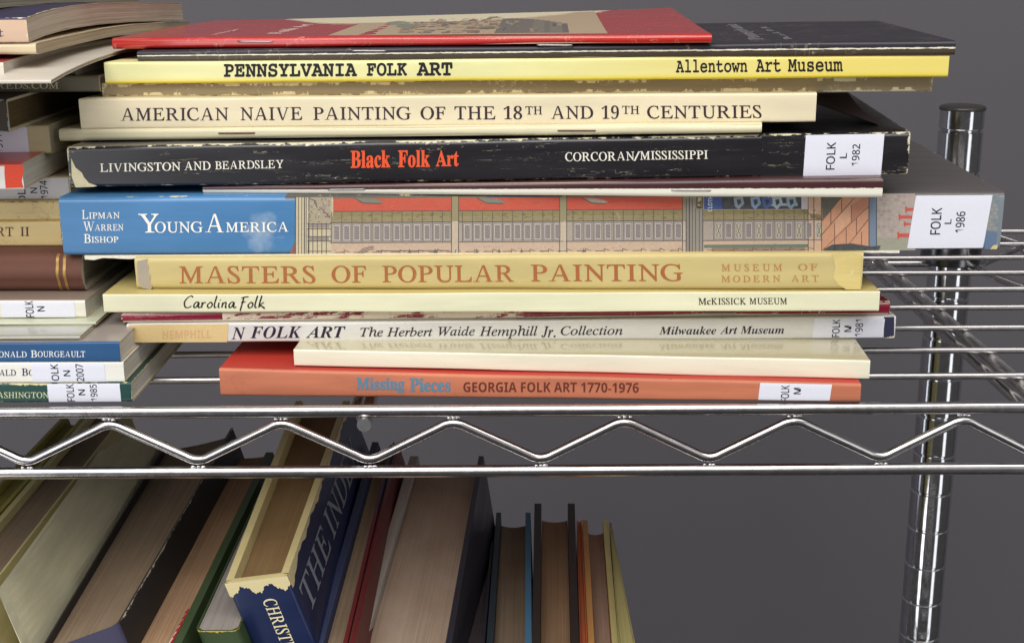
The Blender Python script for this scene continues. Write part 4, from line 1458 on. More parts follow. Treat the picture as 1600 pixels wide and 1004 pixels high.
def left_sp(ur, vt, vb, h=None, y=None, yaw=0.0, z=None):
    """right spine end read off the photo, the rest of the spine runs out of frame to the left"""
    global Z
    z0 = Z if z is None else z
    p = at_z(ur, vb, z0) if y is None else at_y(ur, vb, y)
    if y is not None and z is None:
        p = Vector((p.x, p.y, z0))
    hh = h if h is not None else at_y(ur, vt, p.y).z - p.z
    Ln = 225.0
    l = Vector((p.x - Ln * math.cos(yaw), p.y - Ln * math.sin(yaw), p.z))
    Z = p.z + hh + 0.05
    return Spine(l, p, hh, hh)


def no_right_wear(**kw):
    return kw


# green book at the bottom
sp = left_sp(207, 597.5, 628)
b = lying_book('paperback_book', 'dark green book with pale lettering, lowest of the left stack, label dated 1985', 'book', GL_, sp, 168,
               cover_mat('dark_green_cover', (22, 66, 60), sp.len, hm(sp), 0.4, 0.2, wear=0.05, amp=1.0, wear_col=(206, 196, 150), mott=0.12, speck=0.5), M_WHITEPAGE, tc=0.9, r=0.8,
               bend=lambda a, s: 0)
print_on(b, 'title', [('WASHINGTON', 'serif', -17, 76, 612, 621.5, 0, 0.012)], ink_mat('pale_gold_ink', (196, 200, 158)))
label_on(b, 75, 188, [('FOLK', 104, 116, 599.5, 626.5), ('N', 122.5, 133, 608, 617), ('1985', 141, 152, 600, 626)], 600, 627, f0=0.0, f1=1.0)

sp = left_sp(195, 565.5, 597)
b = lying_book('paperback_book', 'white paperback with navy lettering between the blue and green books, label dated 2007', 'book', GL_, sp, 172,
               cover_mat('white_cover', (228, 226, 216), sp.len, hm(sp), 0.4, 0.2, wear=-0.3, amp=0.5, mott=0.065), M_WHITEPAGE, tc=0.4, r=0.6)
print_on(b, 'title', [('RON', 'serif', -42, -2, 577, 586.5, 0, 0.01), ('ALD', 'serif', -1, 25, 577, 586.5, 0, 0.012), ('B', 'serif', 34, 44, 575, 586.5, 0, 0.014), ('OU', 'serif', 45, 62, 577, 586.5, 0, 0.012)], ink_mat('navy_ink', (42, 44, 84)))
label_on(b, 50, 164, [('OLK', 80, 92, 568, 594), ('N', 99.5, 110, 578, 587), ('2007', 119, 131, 568, 595)], 568, 595, f0=0.0, f1=1.0)

sp = left_sp(189, 534, 565)
b = lying_book('paperback_book', 'deep blue paperback with white lettering in the left stack', 'book', GL_, sp, 172,
               cover_mat('blue_cover', (28, 78, 124), sp.len, hm(sp), 0.4, 0.25, wear=-0.25, amp=0.6, wear_col=(190, 200, 210), mott=0.08,
                         extra=lambda k, u, v, base: k.mix(k.math('MULTIPLY', k.math('SUBTRACT', v, 7.6), 3.0, clamp=True), base, lin((150, 140, 132)))), M_WHITEPAGE, tc=0.4, r=0.7)
print_on(b, 'title', [('R', 'serif', -12, -3, 546.5, 558, 0, 0.012), ('ONALD', 'serif', -2, 42, 548.5, 558, 0, 0.012), ('B', 'serif', 48, 58, 547, 558, 0, 0.014), ('OURGEAULT', 'serif', 59, 133, 548.3, 557.8, 0, 0.012)], ink_mat('white_title_ink', (224, 226, 224)))

sp = left_sp(125, 517.5, 531, h=1.4)
b = lying_book('stapled_booklet', 'thin silvery grey booklet lying on the blue paperback', 'booklet', GL_, sp, 165,
               cover_mat('grey_cover', (168, 168, 156), sp.len, hm(sp), 0.2, 0.5, wear=-0.3, amp=0.7, wear_col=(215, 215, 205), mott=0.15), M_WHITEPAGE, tc=0.3, r=1.2)
sp = left_sp(150, 497, 507, h=0.9)
b = lying_book('stapled_booklet', 'thin pale green booklet under the white labelled paperback of the left stack', 'booklet', GL_, sp, 165,
               cover_mat('pale_green_cover', (196, 198, 172), sp.len, hm(sp), 0.35, 0.2, wear=-0.3, amp=0.6, mott=0.08), M_WHITEPAGE, tc=0.3, r=1.0)
sp = left_sp(135, 456, 497, y=485, h=7.0)
Z14 = Z
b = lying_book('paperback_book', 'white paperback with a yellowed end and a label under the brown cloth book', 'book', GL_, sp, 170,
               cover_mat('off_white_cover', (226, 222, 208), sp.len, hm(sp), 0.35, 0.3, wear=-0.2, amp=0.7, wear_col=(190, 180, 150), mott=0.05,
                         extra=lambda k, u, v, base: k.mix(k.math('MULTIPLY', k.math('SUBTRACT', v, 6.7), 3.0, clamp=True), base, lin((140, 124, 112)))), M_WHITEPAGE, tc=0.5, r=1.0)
label_on(b, 2, 117, [('FOLK', 40, 53, 469.5, 495), ('N', 58.5, 70, 478, 486)], 469, 495, f0=0.02, f1=0.99)

sp = left_sp(132, 386, 456, y=497, h=-111.3 - Z14)
b = lying_book('hardcover_book', 'brown cloth hardcover with two gold bands round its spine end', 'book', GL_, sp, 160,
               cover_mat('brown_cloth', (96, 58, 44), sp.len, hm(sp), 0.75, wear=-0.1, amp=1.0, wear_col=(170, 130, 96), mott=0.12, weave=0.28), M_CREAMPAGE, tc=1.8, r=4.0, inset=4, bulge=1.4)
gm = NT('gold_band')
gm = gm.done(gm.mix(gm.noise(gm.obj(), 500.0, 3.0), lin((120, 84, 44)), lin((196, 158, 86))), 0.45, 0.4)
for u0 in (88.5, 99.5):
    spb = root_sp[b.name]
    mb = MB()
    s0, s1 = spb.px(u0, 420)[0], spb.px(u0 + 4.5, 420)[0]
    ring = []
    for i in range(15):
        f = 0.02 + 0.96 * i / 14
        rr_ = 4.0
        hh_ = spb.hl
        z_ = f * hh_
        a_ = -1.4 * math.sin(math.pi * min(1, max(0, (z_ - rr_) / (hh_ - 2 * rr_))))
        if z_ < rr_:
            a_ = rr_ - math.sqrt(max(0, rr_ ** 2 - (rr_ - z_) ** 2))
        elif z_ > hh_ - rr_:
            a_ = rr_ - math.sqrt(max(0, rr_ ** 2 - (z_ - hh_ + rr_) ** 2))
        ring.append((mb.vert(spb.P(s0, a_ - 0.16, f)), mb.vert(spb.P(s1, a_ - 0.16, f))))
    for i in range(14):
        mb.face((ring[i][0], ring[i][1], ring[i + 1][1], ring[i + 1][0]))
    mb.build('gold_band', gm, b, True)

sp = left_sp(98, 346, 384)
b = lying_book('paperback_book', 'tan paperback with brown capitals ending in two strokes, on the brown cloth book', 'book', GL_, sp, 160,
               cover_mat('tan_cover', (220, 198, 140), sp.len, hm(sp), 0.5, wear=-0.05, amp=0.8, wear_col=(150, 136, 84), mott=0.07, creases=0.4), M_CREAMPAGE, tc=0.4, r=0.9)
print_on(b, 'title', [('PA', 'serif', -34, -7, 354.5, 369, 0, 0.014), ('RT', 'serif', -6, 21, 354.5, 369, 0, 0.014), ('II', 'serif', 32, 46, 354.5, 368.5, 0, 0.014)], ink_mat('umber_ink', (86, 58, 48)))
sp = left_sp(97, 315, 344)
b = lying_book('paperback_book', 'plain tan paperback without lettering, upper one of the two tan spines', 'book', GL_, sp, 160,
               cover_mat('plain_tan_cover', (224, 203, 146), sp.len, hm(sp), 0.5, wear=-0.2, amp=0.8, wear_col=(80, 76, 74), mott=0.06, creases=0.5), M_CREAMPAGE, tc=0.4, r=0.9)
sp = left_sp(112, 276, 312)
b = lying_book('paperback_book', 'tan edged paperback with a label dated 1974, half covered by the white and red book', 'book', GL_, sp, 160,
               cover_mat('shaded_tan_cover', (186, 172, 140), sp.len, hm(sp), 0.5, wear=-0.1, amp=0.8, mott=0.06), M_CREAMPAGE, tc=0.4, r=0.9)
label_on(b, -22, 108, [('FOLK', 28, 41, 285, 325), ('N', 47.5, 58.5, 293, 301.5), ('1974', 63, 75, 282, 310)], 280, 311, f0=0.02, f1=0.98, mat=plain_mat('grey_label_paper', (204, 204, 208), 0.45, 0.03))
sp = left_sp(38, 256, 296)
b = lying_book('paperback_book', 'white spined book with an orange red patch and a red cover in the left stack', 'book', GL_, sp, 165,
               cover_mat('white_red_cover', (226, 222, 216), sp.len, hm(sp), 0.35, 0.3, wear=-0.2, amp=0.7, mott=0.065,
                         extra=lambda k, u, v, base: k.mix(k.math('MULTIPLY', k.math('SUBTRACT', v, 8.6), 3.0, clamp=True), base, lin((178, 60, 52)))), M_WHITEPAGE, tc=0.4, r=0.8,
               bend=lambda a, s: 1.6 * math.sin(min(1, a / 160) * math.pi))
patch_on(b, 'red_patch', [(7, 257), (36, 258), (36.5, 268), (34, 284), (37, 293), (9, 294), (7, 270)], plain_mat('orange_red_patch', (214, 66, 34), 0.4, 0.06), 0.1)
sp = left_sp(80, 196, 240)
b = lying_book('hardcover_book', 'beige book with a label dated 1977 above the white and red book', 'book', GL_, sp, 150,
               cover_mat('beige_grey_cover', (192, 178, 138), sp.len, hm(sp), 0.5, wear=-0.2, amp=0.7, mott=0.07), M_CREAMPAGE, tc=0.5, r=0.9)
label_on(b, -60, 44, [('1977', -8, 4.5, 207, 239)], 198, 239, f0=0.02, f1=0.98)
sp = left_sp(12, 156, 178, y=495)
b = lying_book('hardcover_book', 'dark brown book with a frayed blue grey spine end in the left stack', 'book', GL_, sp, 120,
               cover_mat('dark_brown_cover', (58, 50, 40), sp.len, hm(sp), 0.7, wear=0.1, amp=1.6, wear_col=(150, 164, 172), mott=0.2), page_mat('dark_tan_pages', (110, 94, 66)), tc=1.0, r=1.2, inset=2)
ztopL7 = Z
p6 = at_y(157, 150, 520)
sp = Spine((p6.x - 225, 520, ztopL7), (p6.x, 520, ztopL7), at_y(157, 118, 520).z - ztopL7, at_y(157, 118, 520).z - ztopL7)
Z = ztopL7 + sp.hr + 0.05
b = lying_book('hardcover_book', 'olive grey book with pale web address lettering, reaching behind the main stack', 'book', GL_, sp, 140,
               cover_mat('olive_grey_cover', (98, 91, 68), sp.len, hm(sp), 0.35, 0.3, wear=-0.35, amp=0.5, wear_col=(170, 160, 130), mott=0.08), M_CREAMPAGE, tc=1.2, r=0.9)
print_on(b, 'title', [('HUN', 'serif', -62, -26, 129, 139, 0, 0.01), ('DREDS.COM', 'serif', -20, 92, 128.5, 139, 0, 0.01)], ink_mat('stone_ink', (208, 198, 170)))
# dark filler volume, then the loose pamphlet and curled paperbacks
zt6 = Z
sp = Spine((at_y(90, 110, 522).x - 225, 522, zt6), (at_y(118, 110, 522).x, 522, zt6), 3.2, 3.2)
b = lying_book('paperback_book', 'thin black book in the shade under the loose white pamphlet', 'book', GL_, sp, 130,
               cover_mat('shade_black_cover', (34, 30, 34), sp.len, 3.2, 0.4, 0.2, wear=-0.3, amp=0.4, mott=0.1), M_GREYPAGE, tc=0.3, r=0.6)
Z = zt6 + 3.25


def curl(A, sag, D=200.0):
    return lambda a, s: A * math.sin(min(1.0, a / D * 1.15) * math.pi) ** 1.0 * (1 if a > 0 else 0) - sag * (max(0, a) / D) ** 2


def along(*pts_):
    def f(a, s):
        a = max(a, pts_[0][0])
        for (a0, z0), (a1, z1) in zip(pts_, pts_[1:]):
            if a <= a1:
                t = (a - a0) / (a1 - a0)
                return lerp(z0, z1, t * t * (3 - 2 * t) * 0.5 + t * 0.5)
        return pts_[-1][1]
    return f


p5 = at_y(80, 131, 458)
sp = Spine((p5.x - 225, 458, p5.z), (p5.x, 458, p5.z), 1.3, 1.3)
b = lying_book('pamphlet', 'loose white pamphlet with a drooping front edge above the olive grey book', 'booklet', GL_, sp, 190,
               cover_mat('white_pamphlet_cover', (204, 196, 182), sp.len, 1.3, 0.4, wear=-0.4, amp=0.4, mott=0.06), M_WHITEPAGE, tc=0.2, r=0.5,
               bend=lambda a, s: 6.0 * (1 - math.exp(-max(0, a) / 55.0)) - 4.0 * (a / 190) ** 2)
p4 = at_y(8, 125, 470)
sp = Spine((p4.x - 225, 470, p4.z), (p4.x, 470, p4.z), 6.0, 6.0)
b = lying_book('paperback_book', 'white paperback with a red cover under the two curled paperbacks', 'book', GL_, sp, 190,
               cover_mat('white_with_red_cover', (216, 208, 192), sp.len, 6.0, 0.4, wear=-0.2, amp=0.6, mott=0.05,
                         extra=lambda k, u, v, base: k.mix(k.math('MULTIPLY', k.math('SUBTRACT', v, 5.7), 4.0, clamp=True), base, lin((130, 40, 44)))), M_WHITEPAGE, tc=0.25, r=0.8,
               bend=lambda a, s: 1.6 * (1 - math.exp(-max(0, a) / 50.0)) - 4.0 * (a / 190) ** 2)
p3 = at_y(57, 85, 478)
sp = Spine((p3.x - 225, 478, p3.z), (p3.x, 478, p3.z), at_y(57, 68, 478).z - p3.z, at_y(57, 68, 478).z - p3.z)
h3 = sp.hl
b = lying_book('paperback_book', 'cream spined paperback with curled yellowed leaves, second from the top at the left', 'book', GL_, sp, 225,
               cover_mat('cream_spine_cover', (208, 192, 158), sp.len, 5, 0.5, wear=-0.2, amp=0.6, mott=0.06), page_mat('curled_cream_pages', (196, 178, 150), 0.35, 3.0), tc=0.2, r=1.2, inset=0.2,
               bend=along((0, 0), (30, 0.5), (80, 0.7), (120, 0.1), (170, -1.6), (230, -3.9)))
z2 = p3.z + h3 + 0.4
p2 = at_y(45, 68, 478)
h2 = at_y(45, 28, 478).z - z2
sp = Spine((p2.x - 225, 478, z2), (p2.x, 478, z2), h2, h2)
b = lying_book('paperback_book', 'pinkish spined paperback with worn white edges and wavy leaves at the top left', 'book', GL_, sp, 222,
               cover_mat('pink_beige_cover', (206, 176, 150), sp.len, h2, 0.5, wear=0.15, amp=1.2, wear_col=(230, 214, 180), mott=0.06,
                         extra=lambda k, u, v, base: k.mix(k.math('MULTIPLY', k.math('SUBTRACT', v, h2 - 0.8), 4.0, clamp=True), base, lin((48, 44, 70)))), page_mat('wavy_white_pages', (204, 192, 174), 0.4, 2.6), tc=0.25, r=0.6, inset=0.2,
               bend=along((0, 0), (20, 1.5), (42, 2.2), (82, 1.9), (115, 0.9), (170, -1.2), (230, -3.6)))
print_on(b, 'title', [('Ar', 'bold', -30, -9, 42, 57.5), ('t', 'bold', -6, 6, 46, 57.5)], ink_mat('blue_title_ink', (46, 44, 92)))
p1 = at_y(-34, 24, 486)
sp = Spine((p1.x - 225, 490, -19.6), (p1.x, 490, -19.6), 9.5, 9.5)
b = lying_book('paperback_book', 'topmost paperback at the upper left corner, grey leaves facing right', 'book', GL_, sp, 205,
               cover_mat('top_dark_cover', (54, 50, 74), sp.len, 9.5, 0.45, wear=0.0, amp=0.6, mott=0.1), page_mat('top_grey_pages', (176, 168, 148), 0.35, 2.4), tc=0.3, r=0.8, inset=0.2,
               bend=along((0, 0.1), (30, 0.1), (57, -0.4), (130, -2.3), (210, -5.0)))

# ================================================================== STANDING BOOKS BELOW
GS = 'books standing on the lower shelf'
ZF = DZ2 + DECKR + 0.1


class Stand:
    """top outline of an upright book (front-left, front-right, back-left, back-right), leaning"""

    def __init__(self, FL, FR, BL, BR, lean):
        self.FL, self.FR, self.BL, self.BR = FL, FR, BL, BR
        self.down = Vector((lean, 0, -1)).normalized()
        self.W = (FR - FL).length
        self.D = (BL - FL).length

    def P(self, x, y, w):
        """x, y in mm from the front left corner along width and depth, w down from the top (1 = shelf)"""
        fx, fy = x / self.W, y / self.D
        p = self.FL.lerp(self.FR, fx).lerp(self.BL.lerp(self.BR, fx), fy)
        q = p + self.down * w
        return q

    def floor_w(self, x, y):
        p = self.P(x, y, 0)
        return (p.z - ZF) / -self.down.z


def stand(fl, fr, bl, br, yf, yb, lean):
    return Stand(at_y(*fl, yf), at_y(*fr, yf), at_y(*bl, yb), at_y(*br, yb), lean)


def standing_book(name, label, st, cover, pages, tl=2.2, tr=None, drop=3.0, back=3.5, rnd=3.0, page_gap=0.2, cover_right=None, edge=None, tilt_mats=None):
    tr = tl if tr is None else tr
    root = thing(name, label, 'book', tuple(st.P(st.W / 2, st.D / 2, st.floor_w(st.W / 2, st.D / 2))), GS)
    W, D = st.W, st.D
    outp, inp, us = [], [], []
    ny = 12
    for i in range(ny + 1):
        y = lerp(D, rnd, i / ny)
        outp.append((0, y)); inp.append((tl, max(y, rnd)))
    for i in range(1, 5):
        th = math.pi / 2 * i / 5
        outp.append((rnd * (1 - math.sin(th)) * 0.5 if False else rnd - rnd * math.cos(th), rnd - rnd * math.sin(th))); inp.append((max(tl, rnd * 0.6), max(tl, rnd * 0.6)))
    for i in range(0, 4):
        x = lerp(rnd, W - rnd, i / 3)
        outp.append((x, 0)); inp.append((min(max(x, tl), W - tr), tl))
    for i in range(1, 5):
        th = math.pi / 2 * i / 5
        outp.append((W - rnd + rnd * math.sin(th), rnd - rnd * math.cos(th))); inp.append((W - max(tr, rnd * 0.6), max(tr, rnd * 0.6)))
    for i in range(ny + 1):
        y = lerp(rnd, D, i / ny)
        outp.append((W, y)); inp.append((W - tr, max(y, rnd)))
    acc = 0
    for i, p in enumerate(outp):
        if i:
            acc += math.hypot(p[0] - outp[i - 1][0], p[1] - outp[i - 1][1])
        us.append(acc)
    mb = MB()
    NW = 14
    K = len(outp)
    bow = random.uniform(-0.5, 0.5)

    def vp(x, y, i):
        wmax = st.floor_w(x, y)
        return st.P(x, y, wmax * i / NW), wmax * i / NW
    half = K // 2
    RO = [[vp(*p, i) for p in outp] for i in range(NW + 1)]
    RI = [[vp(*p, i) for p in inp] for i in range(NW + 1)]
    ro = [[mb.vert(q[0]) for q in row] for row in RO]
    ri = [[mb.vert(q[0]) for q in row] for row in RI]
    for i in range(NW):
        for j in range(K - 1):
            mi = 2 if (cover_right and j >= K - 1 - ny - 1) else 0
            mb.face((ro[i][j], ro[i + 1][j], ro[i + 1][j + 1], ro[i][j + 1]), [(us[j], RO[i][j][1]), (us[j], RO[i + 1][j][1]), (us[j + 1], RO[i + 1][j + 1][1]), (us[j + 1], RO[i][j + 1][1])], mi)
            mb.face((ri[i][j], ri[i][j + 1], ri[i + 1][j + 1], ri[i + 1][j]), [(us[j], 30), (us[j + 1], 30), (us[j + 1], 40), (us[j], 40)], 1)
        for j in (0, K - 1):
            mb.face((ro[i][j], ri[i][j], ri[i + 1][j], ro[i + 1][j]), [(us[j], 30), (us[j] + 2, 30), (us[j] + 2, 40), (us[j], 40)], 0)
    for i in (0, NW):
        for j in range(K - 1):
            mi = 2 if (cover_right and j >= K - 1 - ny - 1) else (1 if edge else 0)
            mb.face((ro[i][j], ri[i][j], ri[i][j + 1], ro[i][j + 1]), [(us[j], 1), (us[j], 2.5), (us[j + 1], 2.5), (us[j + 1], 1)], mi)
    mb.build('cover', [cover, edge or cover, cover_right or cover], root, True, 0.6)
    mb = MB()
    x0, x1, y0, y1 = tl + page_gap, W - tr - page_gap, tl + 1.0, D - back
    nx = 8
    T = []
    for i in range(nx + 1):
        x = lerp(x0, x1, i / nx)
        cv = 3.0 * (1 - (2 * i / nx - 1) ** 2) * (rnd / 4.0)
        row = []
        for j in range(9):
            y = lerp(y0, y1 - cv, j / 8)
            row.append((st.P(x, y, drop), st.P(x, y, st.floor_w(x, y) - drop), x, y))
        T.append(row)
    for i in range(nx):
        for j in range(8):
            a, b_, c, d = T[i][j], T[i + 1][j], T[i + 1][j + 1], T[i][j + 1]
            mb.quad([a[0], b_[0], c[0], d[0]], [(a[3], a[2]), (b_[3], b_[2]), (c[3], c[2]), (d[3], d[2])])
            mb.quad([a[1], b_[1], c[1], d[1]], [(a[3], a[2]), (b_[3], b_[2]), (c[3], c[2]), (d[3], d[2])])
        for j in (0, 8):
            a, b_ = T[i][j], T[i + 1][j]
            mb.quad([a[0], b_[0], b_[1], a[1]], [(0, a[2]), (0, b_[2]), (200, b_[2]), (200, a[2])])
    for i in (0, nx):
        for j in range(8):
            a, b_ = T[i][j], T[i][j + 1]
            mb.quad([a[0], b_[0], b_[1], a[1]], [(a[3], 0), (b_[3], 0), (b_[3], 3), (a[3], 3)])
    mb.build('page_block', pages, root)
    return root


def smat(name, col, **kw):
    a = dict(L=500.0, H=2000.0, rough=0.55, wear=-0.4, amp=0.6, mott=0.12)
    a.update(kw)
    a['L'] = -50.0
    return cover_mat(name, col, **a)


P_BROWN = page_mat('brown_pages', (132, 114, 94), 0.26, 3.0, 0.4)
P_BROWN2 = page_mat('warm_brown_pages', (162, 130, 100), 0.26, 3.0, 0.4)
P_PINK = page_mat('pinkish_pages', (172, 144, 126), 0.25, 4.0, 0.3)
P_DARKP = page_mat('dark_grey_pages', (84, 76, 80), 0.25, 4.0, 0.3)
P_GREYW = page_mat('grey_white_pages', (150, 143, 136), 0.3, 2.5, 0.2)
P_SMOOTH = page_mat('smooth_tan_pages', (160, 140, 122), 0.14, 5.0, 0.5)


def depth_line(p, q, v):
    """x on the photo line p-q at height v"""
    return p[0] + (q[0] - p[0]) * (v - p[1]) / (q[1] - p[1])


def stand_lines(lp, lq, rp_, rq, vf, vb, yf, yb, lean):
    """left and right top edges as photo lines, cut at the front (vf) and back (vb) heights"""
    return stand((depth_line(lp, lq, vf), vf), (depth_line(rp_, rq, vf), vf), (depth_line(lp, lq, vb), vb), (depth_line(rp_, rq, vb), vb), yf, yb, lean)


LE = 0.30
# from the left edge to the right
st = stand_lines((0, 752), (92, 656), (0, 800), (128, 656), 1000, 648, 440, 640, LE)
standing_book('hardcover_book', 'olive yellow book at the far left of the lower shelf', st, smat('olive_yellow_cloth', (148, 140, 66), weave=0.15), page_mat('olive_pages', (150, 138, 74), 0.2, 3.0), 2.0)
st = stand_lines((0, 806), (130, 656), (0, 898), (188, 656), 1000, 640, 440, 640, LE)
standing_book('hardcover_book', 'cream edged book with brown leaves next to the olive yellow book', st, smat('cream_cloth', (190, 178, 128)), P_BROWN, 2.6, 0.8)
st = stand((-4, 922), (42, 1028), (depth_line((0, 918), (186, 662), 655), 655), (depth_line((54, 1003), (250, 690), 690), 690), 455, 640, LE)
standing_book('hardcover_book', 'grey green cloth covered slab with a pale front edge standing at the left', st, smat('grey_green_cloth', (204, 198, 164), weave=0.3, mott=0.2, rough=0.8), cover_mat('grey_green_board', (204, 197, 162), -50.0, 2000.0, 0.85, wear=-1, amp=0.3, mott=0.14, weave=0.22), 1.6, 1.0, drop=0.35, back=0.5)
st = stand((58, 1022), (184, 976), (depth_line((70, 1003), (252, 700), 690), 690), (depth_line((182, 1003), (330, 730), 668), 668), 455, 640, LE)
standing_book('hardcover_book', 'brown leaved book with torn dark jacket and purple blue cloth spine', st, smat('gap_shade_purple_cloth', (40, 35, 33), weave=0.1, extra=lambda k, u, v, base: k.mix(k.math('MULTIPLY', k.math('GREATER_THAN', u, st.D - 7), k.math('LESS_THAN', u, st.D + st.W + 3)), base, lin((62, 60, 86)))), P_BROWN, 0.9, 1.0, cover_right=smat('torn_dark_jacket', (44, 40, 38), wear=0.3, amp=1.6, wear_col=(214, 204, 176)))  # left cover coloured dark as the shade of a gap; purple cloth spine
st = stand_lines((172, 1003), (322, 726), (284, 1003), (412, 736), 1050, 706, 445, 640, LE)
bg_ = standing_book('hardcover_book', 'brown leaved book with green right cover and a red inner edge', st, smat('dark_brown_board', (56, 48, 44)), P_BROWN2, 1.2, 3.2, cover_right=smat('green_board', (62, 78, 48)), drop=0.9)
mb = MB()
for i in range(10):
    ya, yb_ = lerp(0.5, 46, i / 10), lerp(0.5, 46, (i + 1) / 10)
    xa = st.W - 3.2
    mb.quad([st.P(xa - 1.3, ya, -0.25), st.P(xa, ya, -0.25), st.P(xa, yb_, -0.25), st.P(xa - 1.3 * (1 - (i + 1) / 10), yb_, -0.25)])
    mb.quad([st.P(xa - 2.9 * (1 - i / 10), ya, -0.1), st.P(xa - 1.3 * (1 - i / 10), ya, -0.1), st.P(xa - 1.3 * (1 - (i + 1) / 10), yb_, -0.1), st.P(xa - 2.9 * (1 - (i + 1) / 10), yb_, -0.1)], None, 1)
mb.build('endpaper', [plain_mat('red_endpaper', (150, 28, 34), 0.6), plain_mat('white_endpaper', (196, 188, 172), 0.7)], bg_)
st = stand_lines((296, 1003), (410, 760), (366, 1003), (452, 760), 985, 720, 462, 620, LE)
standing_book('paperback_book', 'grey white leaved book with a green and yellow spine beside the tall navy book', st, smat('green_yellow_cover', (56, 74, 42), wear=0.4, amp=1.8, wear_col=(222, 184, 52)), P_GREYW, 0.6, 0.6, drop=0.4, back=0.6)

# tall navy book in a torn jacket
st = stand((351, 911), (449, 899), (462, 626), (546, 626), 470, 640, 0.33)
bn = standing_book('hardcover_book', 'tall leaning navy book with torn jacket, cream lettering on spine and side', st, smat('navy_jacket', (25, 37, 72), rough=0.35, coat=0.15, wear=0.0, amp=1.2, wear_col=(222, 208, 164)), page_mat('tan_top', (132, 106, 72), 0.12, 4.0, 0.5), 3.0, 3.0, drop=4.0, back=4.0, rnd=2.0,
                   edge=smat('cream_cloth_edge', (204, 186, 132), weave=0.2))
# exposed cream cloth band along the torn jacket top
mb = MB()
rt = random.Random(8)
W_, D_ = st.W, st.D
lw = [3.9 + 1.7 * math.sin(i * 0.21 + 0.9) + 0.45 * math.sin(i * 0.71) + 0.3 * math.sin(i * 1.9 + 1) + 0.4 * rt.random() for i in range(73)]
for i in range(72):
    xa, xb = lerp(-0.05, W_ + 0.05, i / 72), lerp(-0.05, W_ + 0.05, (i + 1) / 72)
    mb.quad([st.P(xa, -0.18, -0.1), st.P(xb, -0.18, -0.1), st.P(xb, -0.18, lw[i + 1]), st.P(xa, -0.18, lw[i])])
lw2 = [4.0 * math.exp(-i / 5) + 1.3 + 0.7 * math.sin(i * 0.5) + 0.4 * math.sin(i * 1.4) + 0.5 * rt.random() for i in range(73)]
for i in range(72):
    ya, yb_ = lerp(-0.1, D_, i / 72), lerp(-0.1, D_, (i + 1) / 72)
    mb.quad([st.P(W_ + 0.18, ya, -0.1), st.P(W_ + 0.18, yb_, -0.1), st.P(W_ + 0.18, yb_, lw2[i + 1]), st.P(W_ + 0.18, ya, lw2[i])])
mb.build('torn_jacket_edge', smat('torn_cream', (212, 194, 146), weave=0.25), bn)


def side_text(root, name, st_, s, style, face, along, across, mat, off=0.0):
    """face 'front': along = down the spine, across = x; face 'right': along = depth, across = down from the top"""
    vs, fs = glyphs(s, style, off)
    mb_ = MB()
    idx = []
    for x, y, l in vs:
        if face == 'front':
            idx.append(mb_.vert(st_.P(lerp(across[0], across[1], y), -0.15 - 0.02 * l, lerp(along[0], along[1], x))))
        else:
            idx.append(mb_.vert(st_.P(st_.W + 0.2 + 0.02 * l, lerp(along[0], along[1], x), lerp(across[0], across[1], y))))
    for f in fs:
        mb_.face([idx[i] for i in f])
    mb_.build(name, mat, root)


ci = ink_mat('cream_ink', (222, 210, 168))
side_text(bn, 'spine_lettering', st, 'CHRISTIAN', 'serif', 'front', (8.8, 38), (W_ * 0.46, W_ * 0.68), ci, 0.0)
side_text(bn, 'cover_lettering', st, 'THE INDEX', 'serif', 'right', (6, 150), (22, 9), ink_mat('pale_blue_ink', (134, 140, 148)), 0.004)

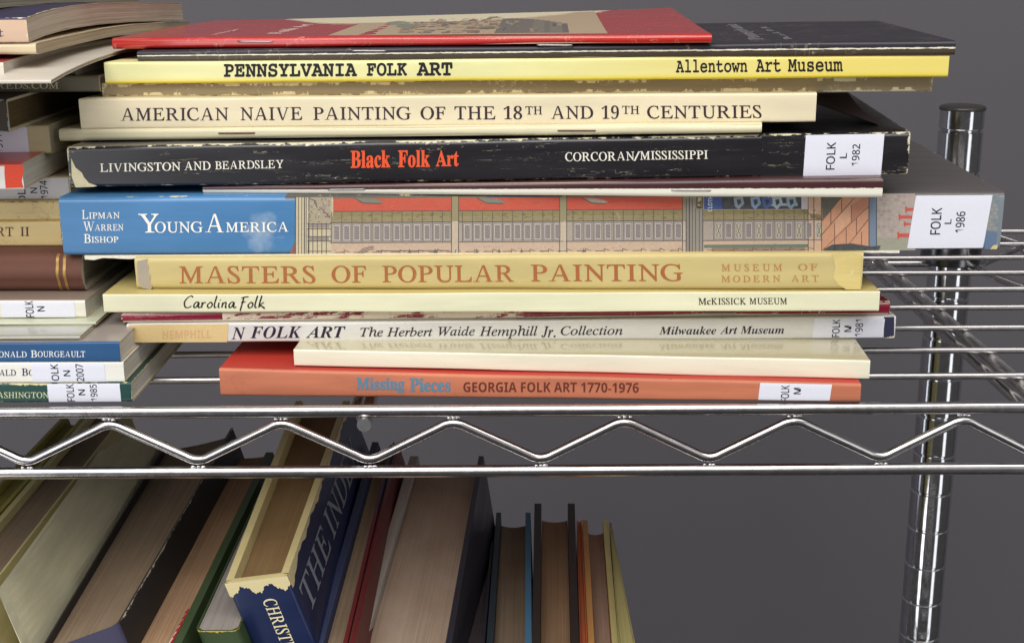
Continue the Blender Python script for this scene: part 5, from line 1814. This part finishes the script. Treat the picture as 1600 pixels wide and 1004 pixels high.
st = stand_lines((492, 1003), (590, 660), (540, 1003), (616, 690), 1090, 690, 440, 640, 0.27)
standing_book('hardcover_book', 'slim book with navy left cover and brown leaves beside the tall navy book', st, smat('slate_navy_cloth', (46, 54, 84), weave=0.2), P_BROWN, 3.4, 0.6)
st = stand_lines((536, 1003), (608, 700), (554, 1003), (622, 700), 1080, 694, 440, 640, 0.27)
standing_book('hardcover_book', 'thin dark red book standing beside the large pale leaved book', st, smat('dark_red_cloth', (92, 30, 32), rough=0.4), page_mat('red_brown_pages', (96, 50, 44)), 1.6, drop=1.0, back=1.5)
st = stand_lines((555, 1003), (640, 715), (706, 1003), (756, 710), 1120, 712, 440, 640, 0.14)
standing_book('hardcover_book', 'widest book of the lower shelf, pale tan leaves between grey and black covers', st, smat('light_grey_cloth', (160, 152, 142), weave=0.15), P_SMOOTH, 4.4, 2.6, drop=3.0, cover_right=smat('black_board', (44, 42, 50), rough=0.35), back=4)
st = stand_lines((711, 1003), (742, 832), (757, 1003), (772, 832), 1130, 826, 440, 640, 0.06)
standing_book('hardcover_book', 'black book with dark grey leaves beside the widest book', st, smat('black_violet_cloth', (40, 38, 48)), P_DARKP, 1.6, 1.6, drop=5.0)
st = stand_lines((760, 1003), (775, 806), (831, 1003), (829, 800), 1150, 800, 440, 650, 0.03)
standing_book('hardcover_book', 'brown leaved book with dark teal left and bright blue right cover', st, smat('dark_teal_cloth', (42, 54, 62)), P_BROWN, 2.8, 3.0, drop=5.0, cover_right=smat('bright_blue_cloth', (74, 122, 156)), back=6)
st = stand_lines((831, 1003), (835, 790), (905, 1003), (898, 786), 1150, 786, 440, 650, 0.0)
standing_book('hardcover_book', 'brown leaved book between two thick dark brown covers', st, smat('dark_umber_cloth', (48, 38, 32)), P_BROWN2, 3.4, 3.4, drop=7.0, back=6)
st = stand_lines((906, 1003), (901, 812), (918, 1003), (909, 812), 1150, 812, 440, 650, 0.0)
standing_book('paperback_book', 'very thin bright orange book between the dark brown and the gold covers', st, smat('orange_cloth', (214, 104, 62)), page_mat('orange_pages', (196, 110, 70)), 0.6, drop=0.4, back=0.6, rnd=0.8)
st = stand_lines((919, 1003), (910, 814), (966, 1003), (950, 812), 1150, 812, 440, 650, 0.0)
standing_book('hardcover_book', 'pink leaved book with gold left cover and cream right cover at the row end', st, smat('gold_cloth', (196, 142, 78)), P_PINK, 2.6, 2.6, drop=5.0, cover_right=smat('cream_right_board', (206, 192, 128)), back=6)
st = stand_lines((967, 1003), (952, 812), (992, 1003), (955, 815), 1120, 814, 442, 648, 0.04)
standing_book('paperback_book', 'thin pale yellow green pamphlet leaning on the last book of the row', st, smat('yellow_green_cover', (176, 168, 108)), page_mat('pamphlet_pages', (190, 180, 120)), 0.5, drop=0.4, back=0.5, rnd=0.6)
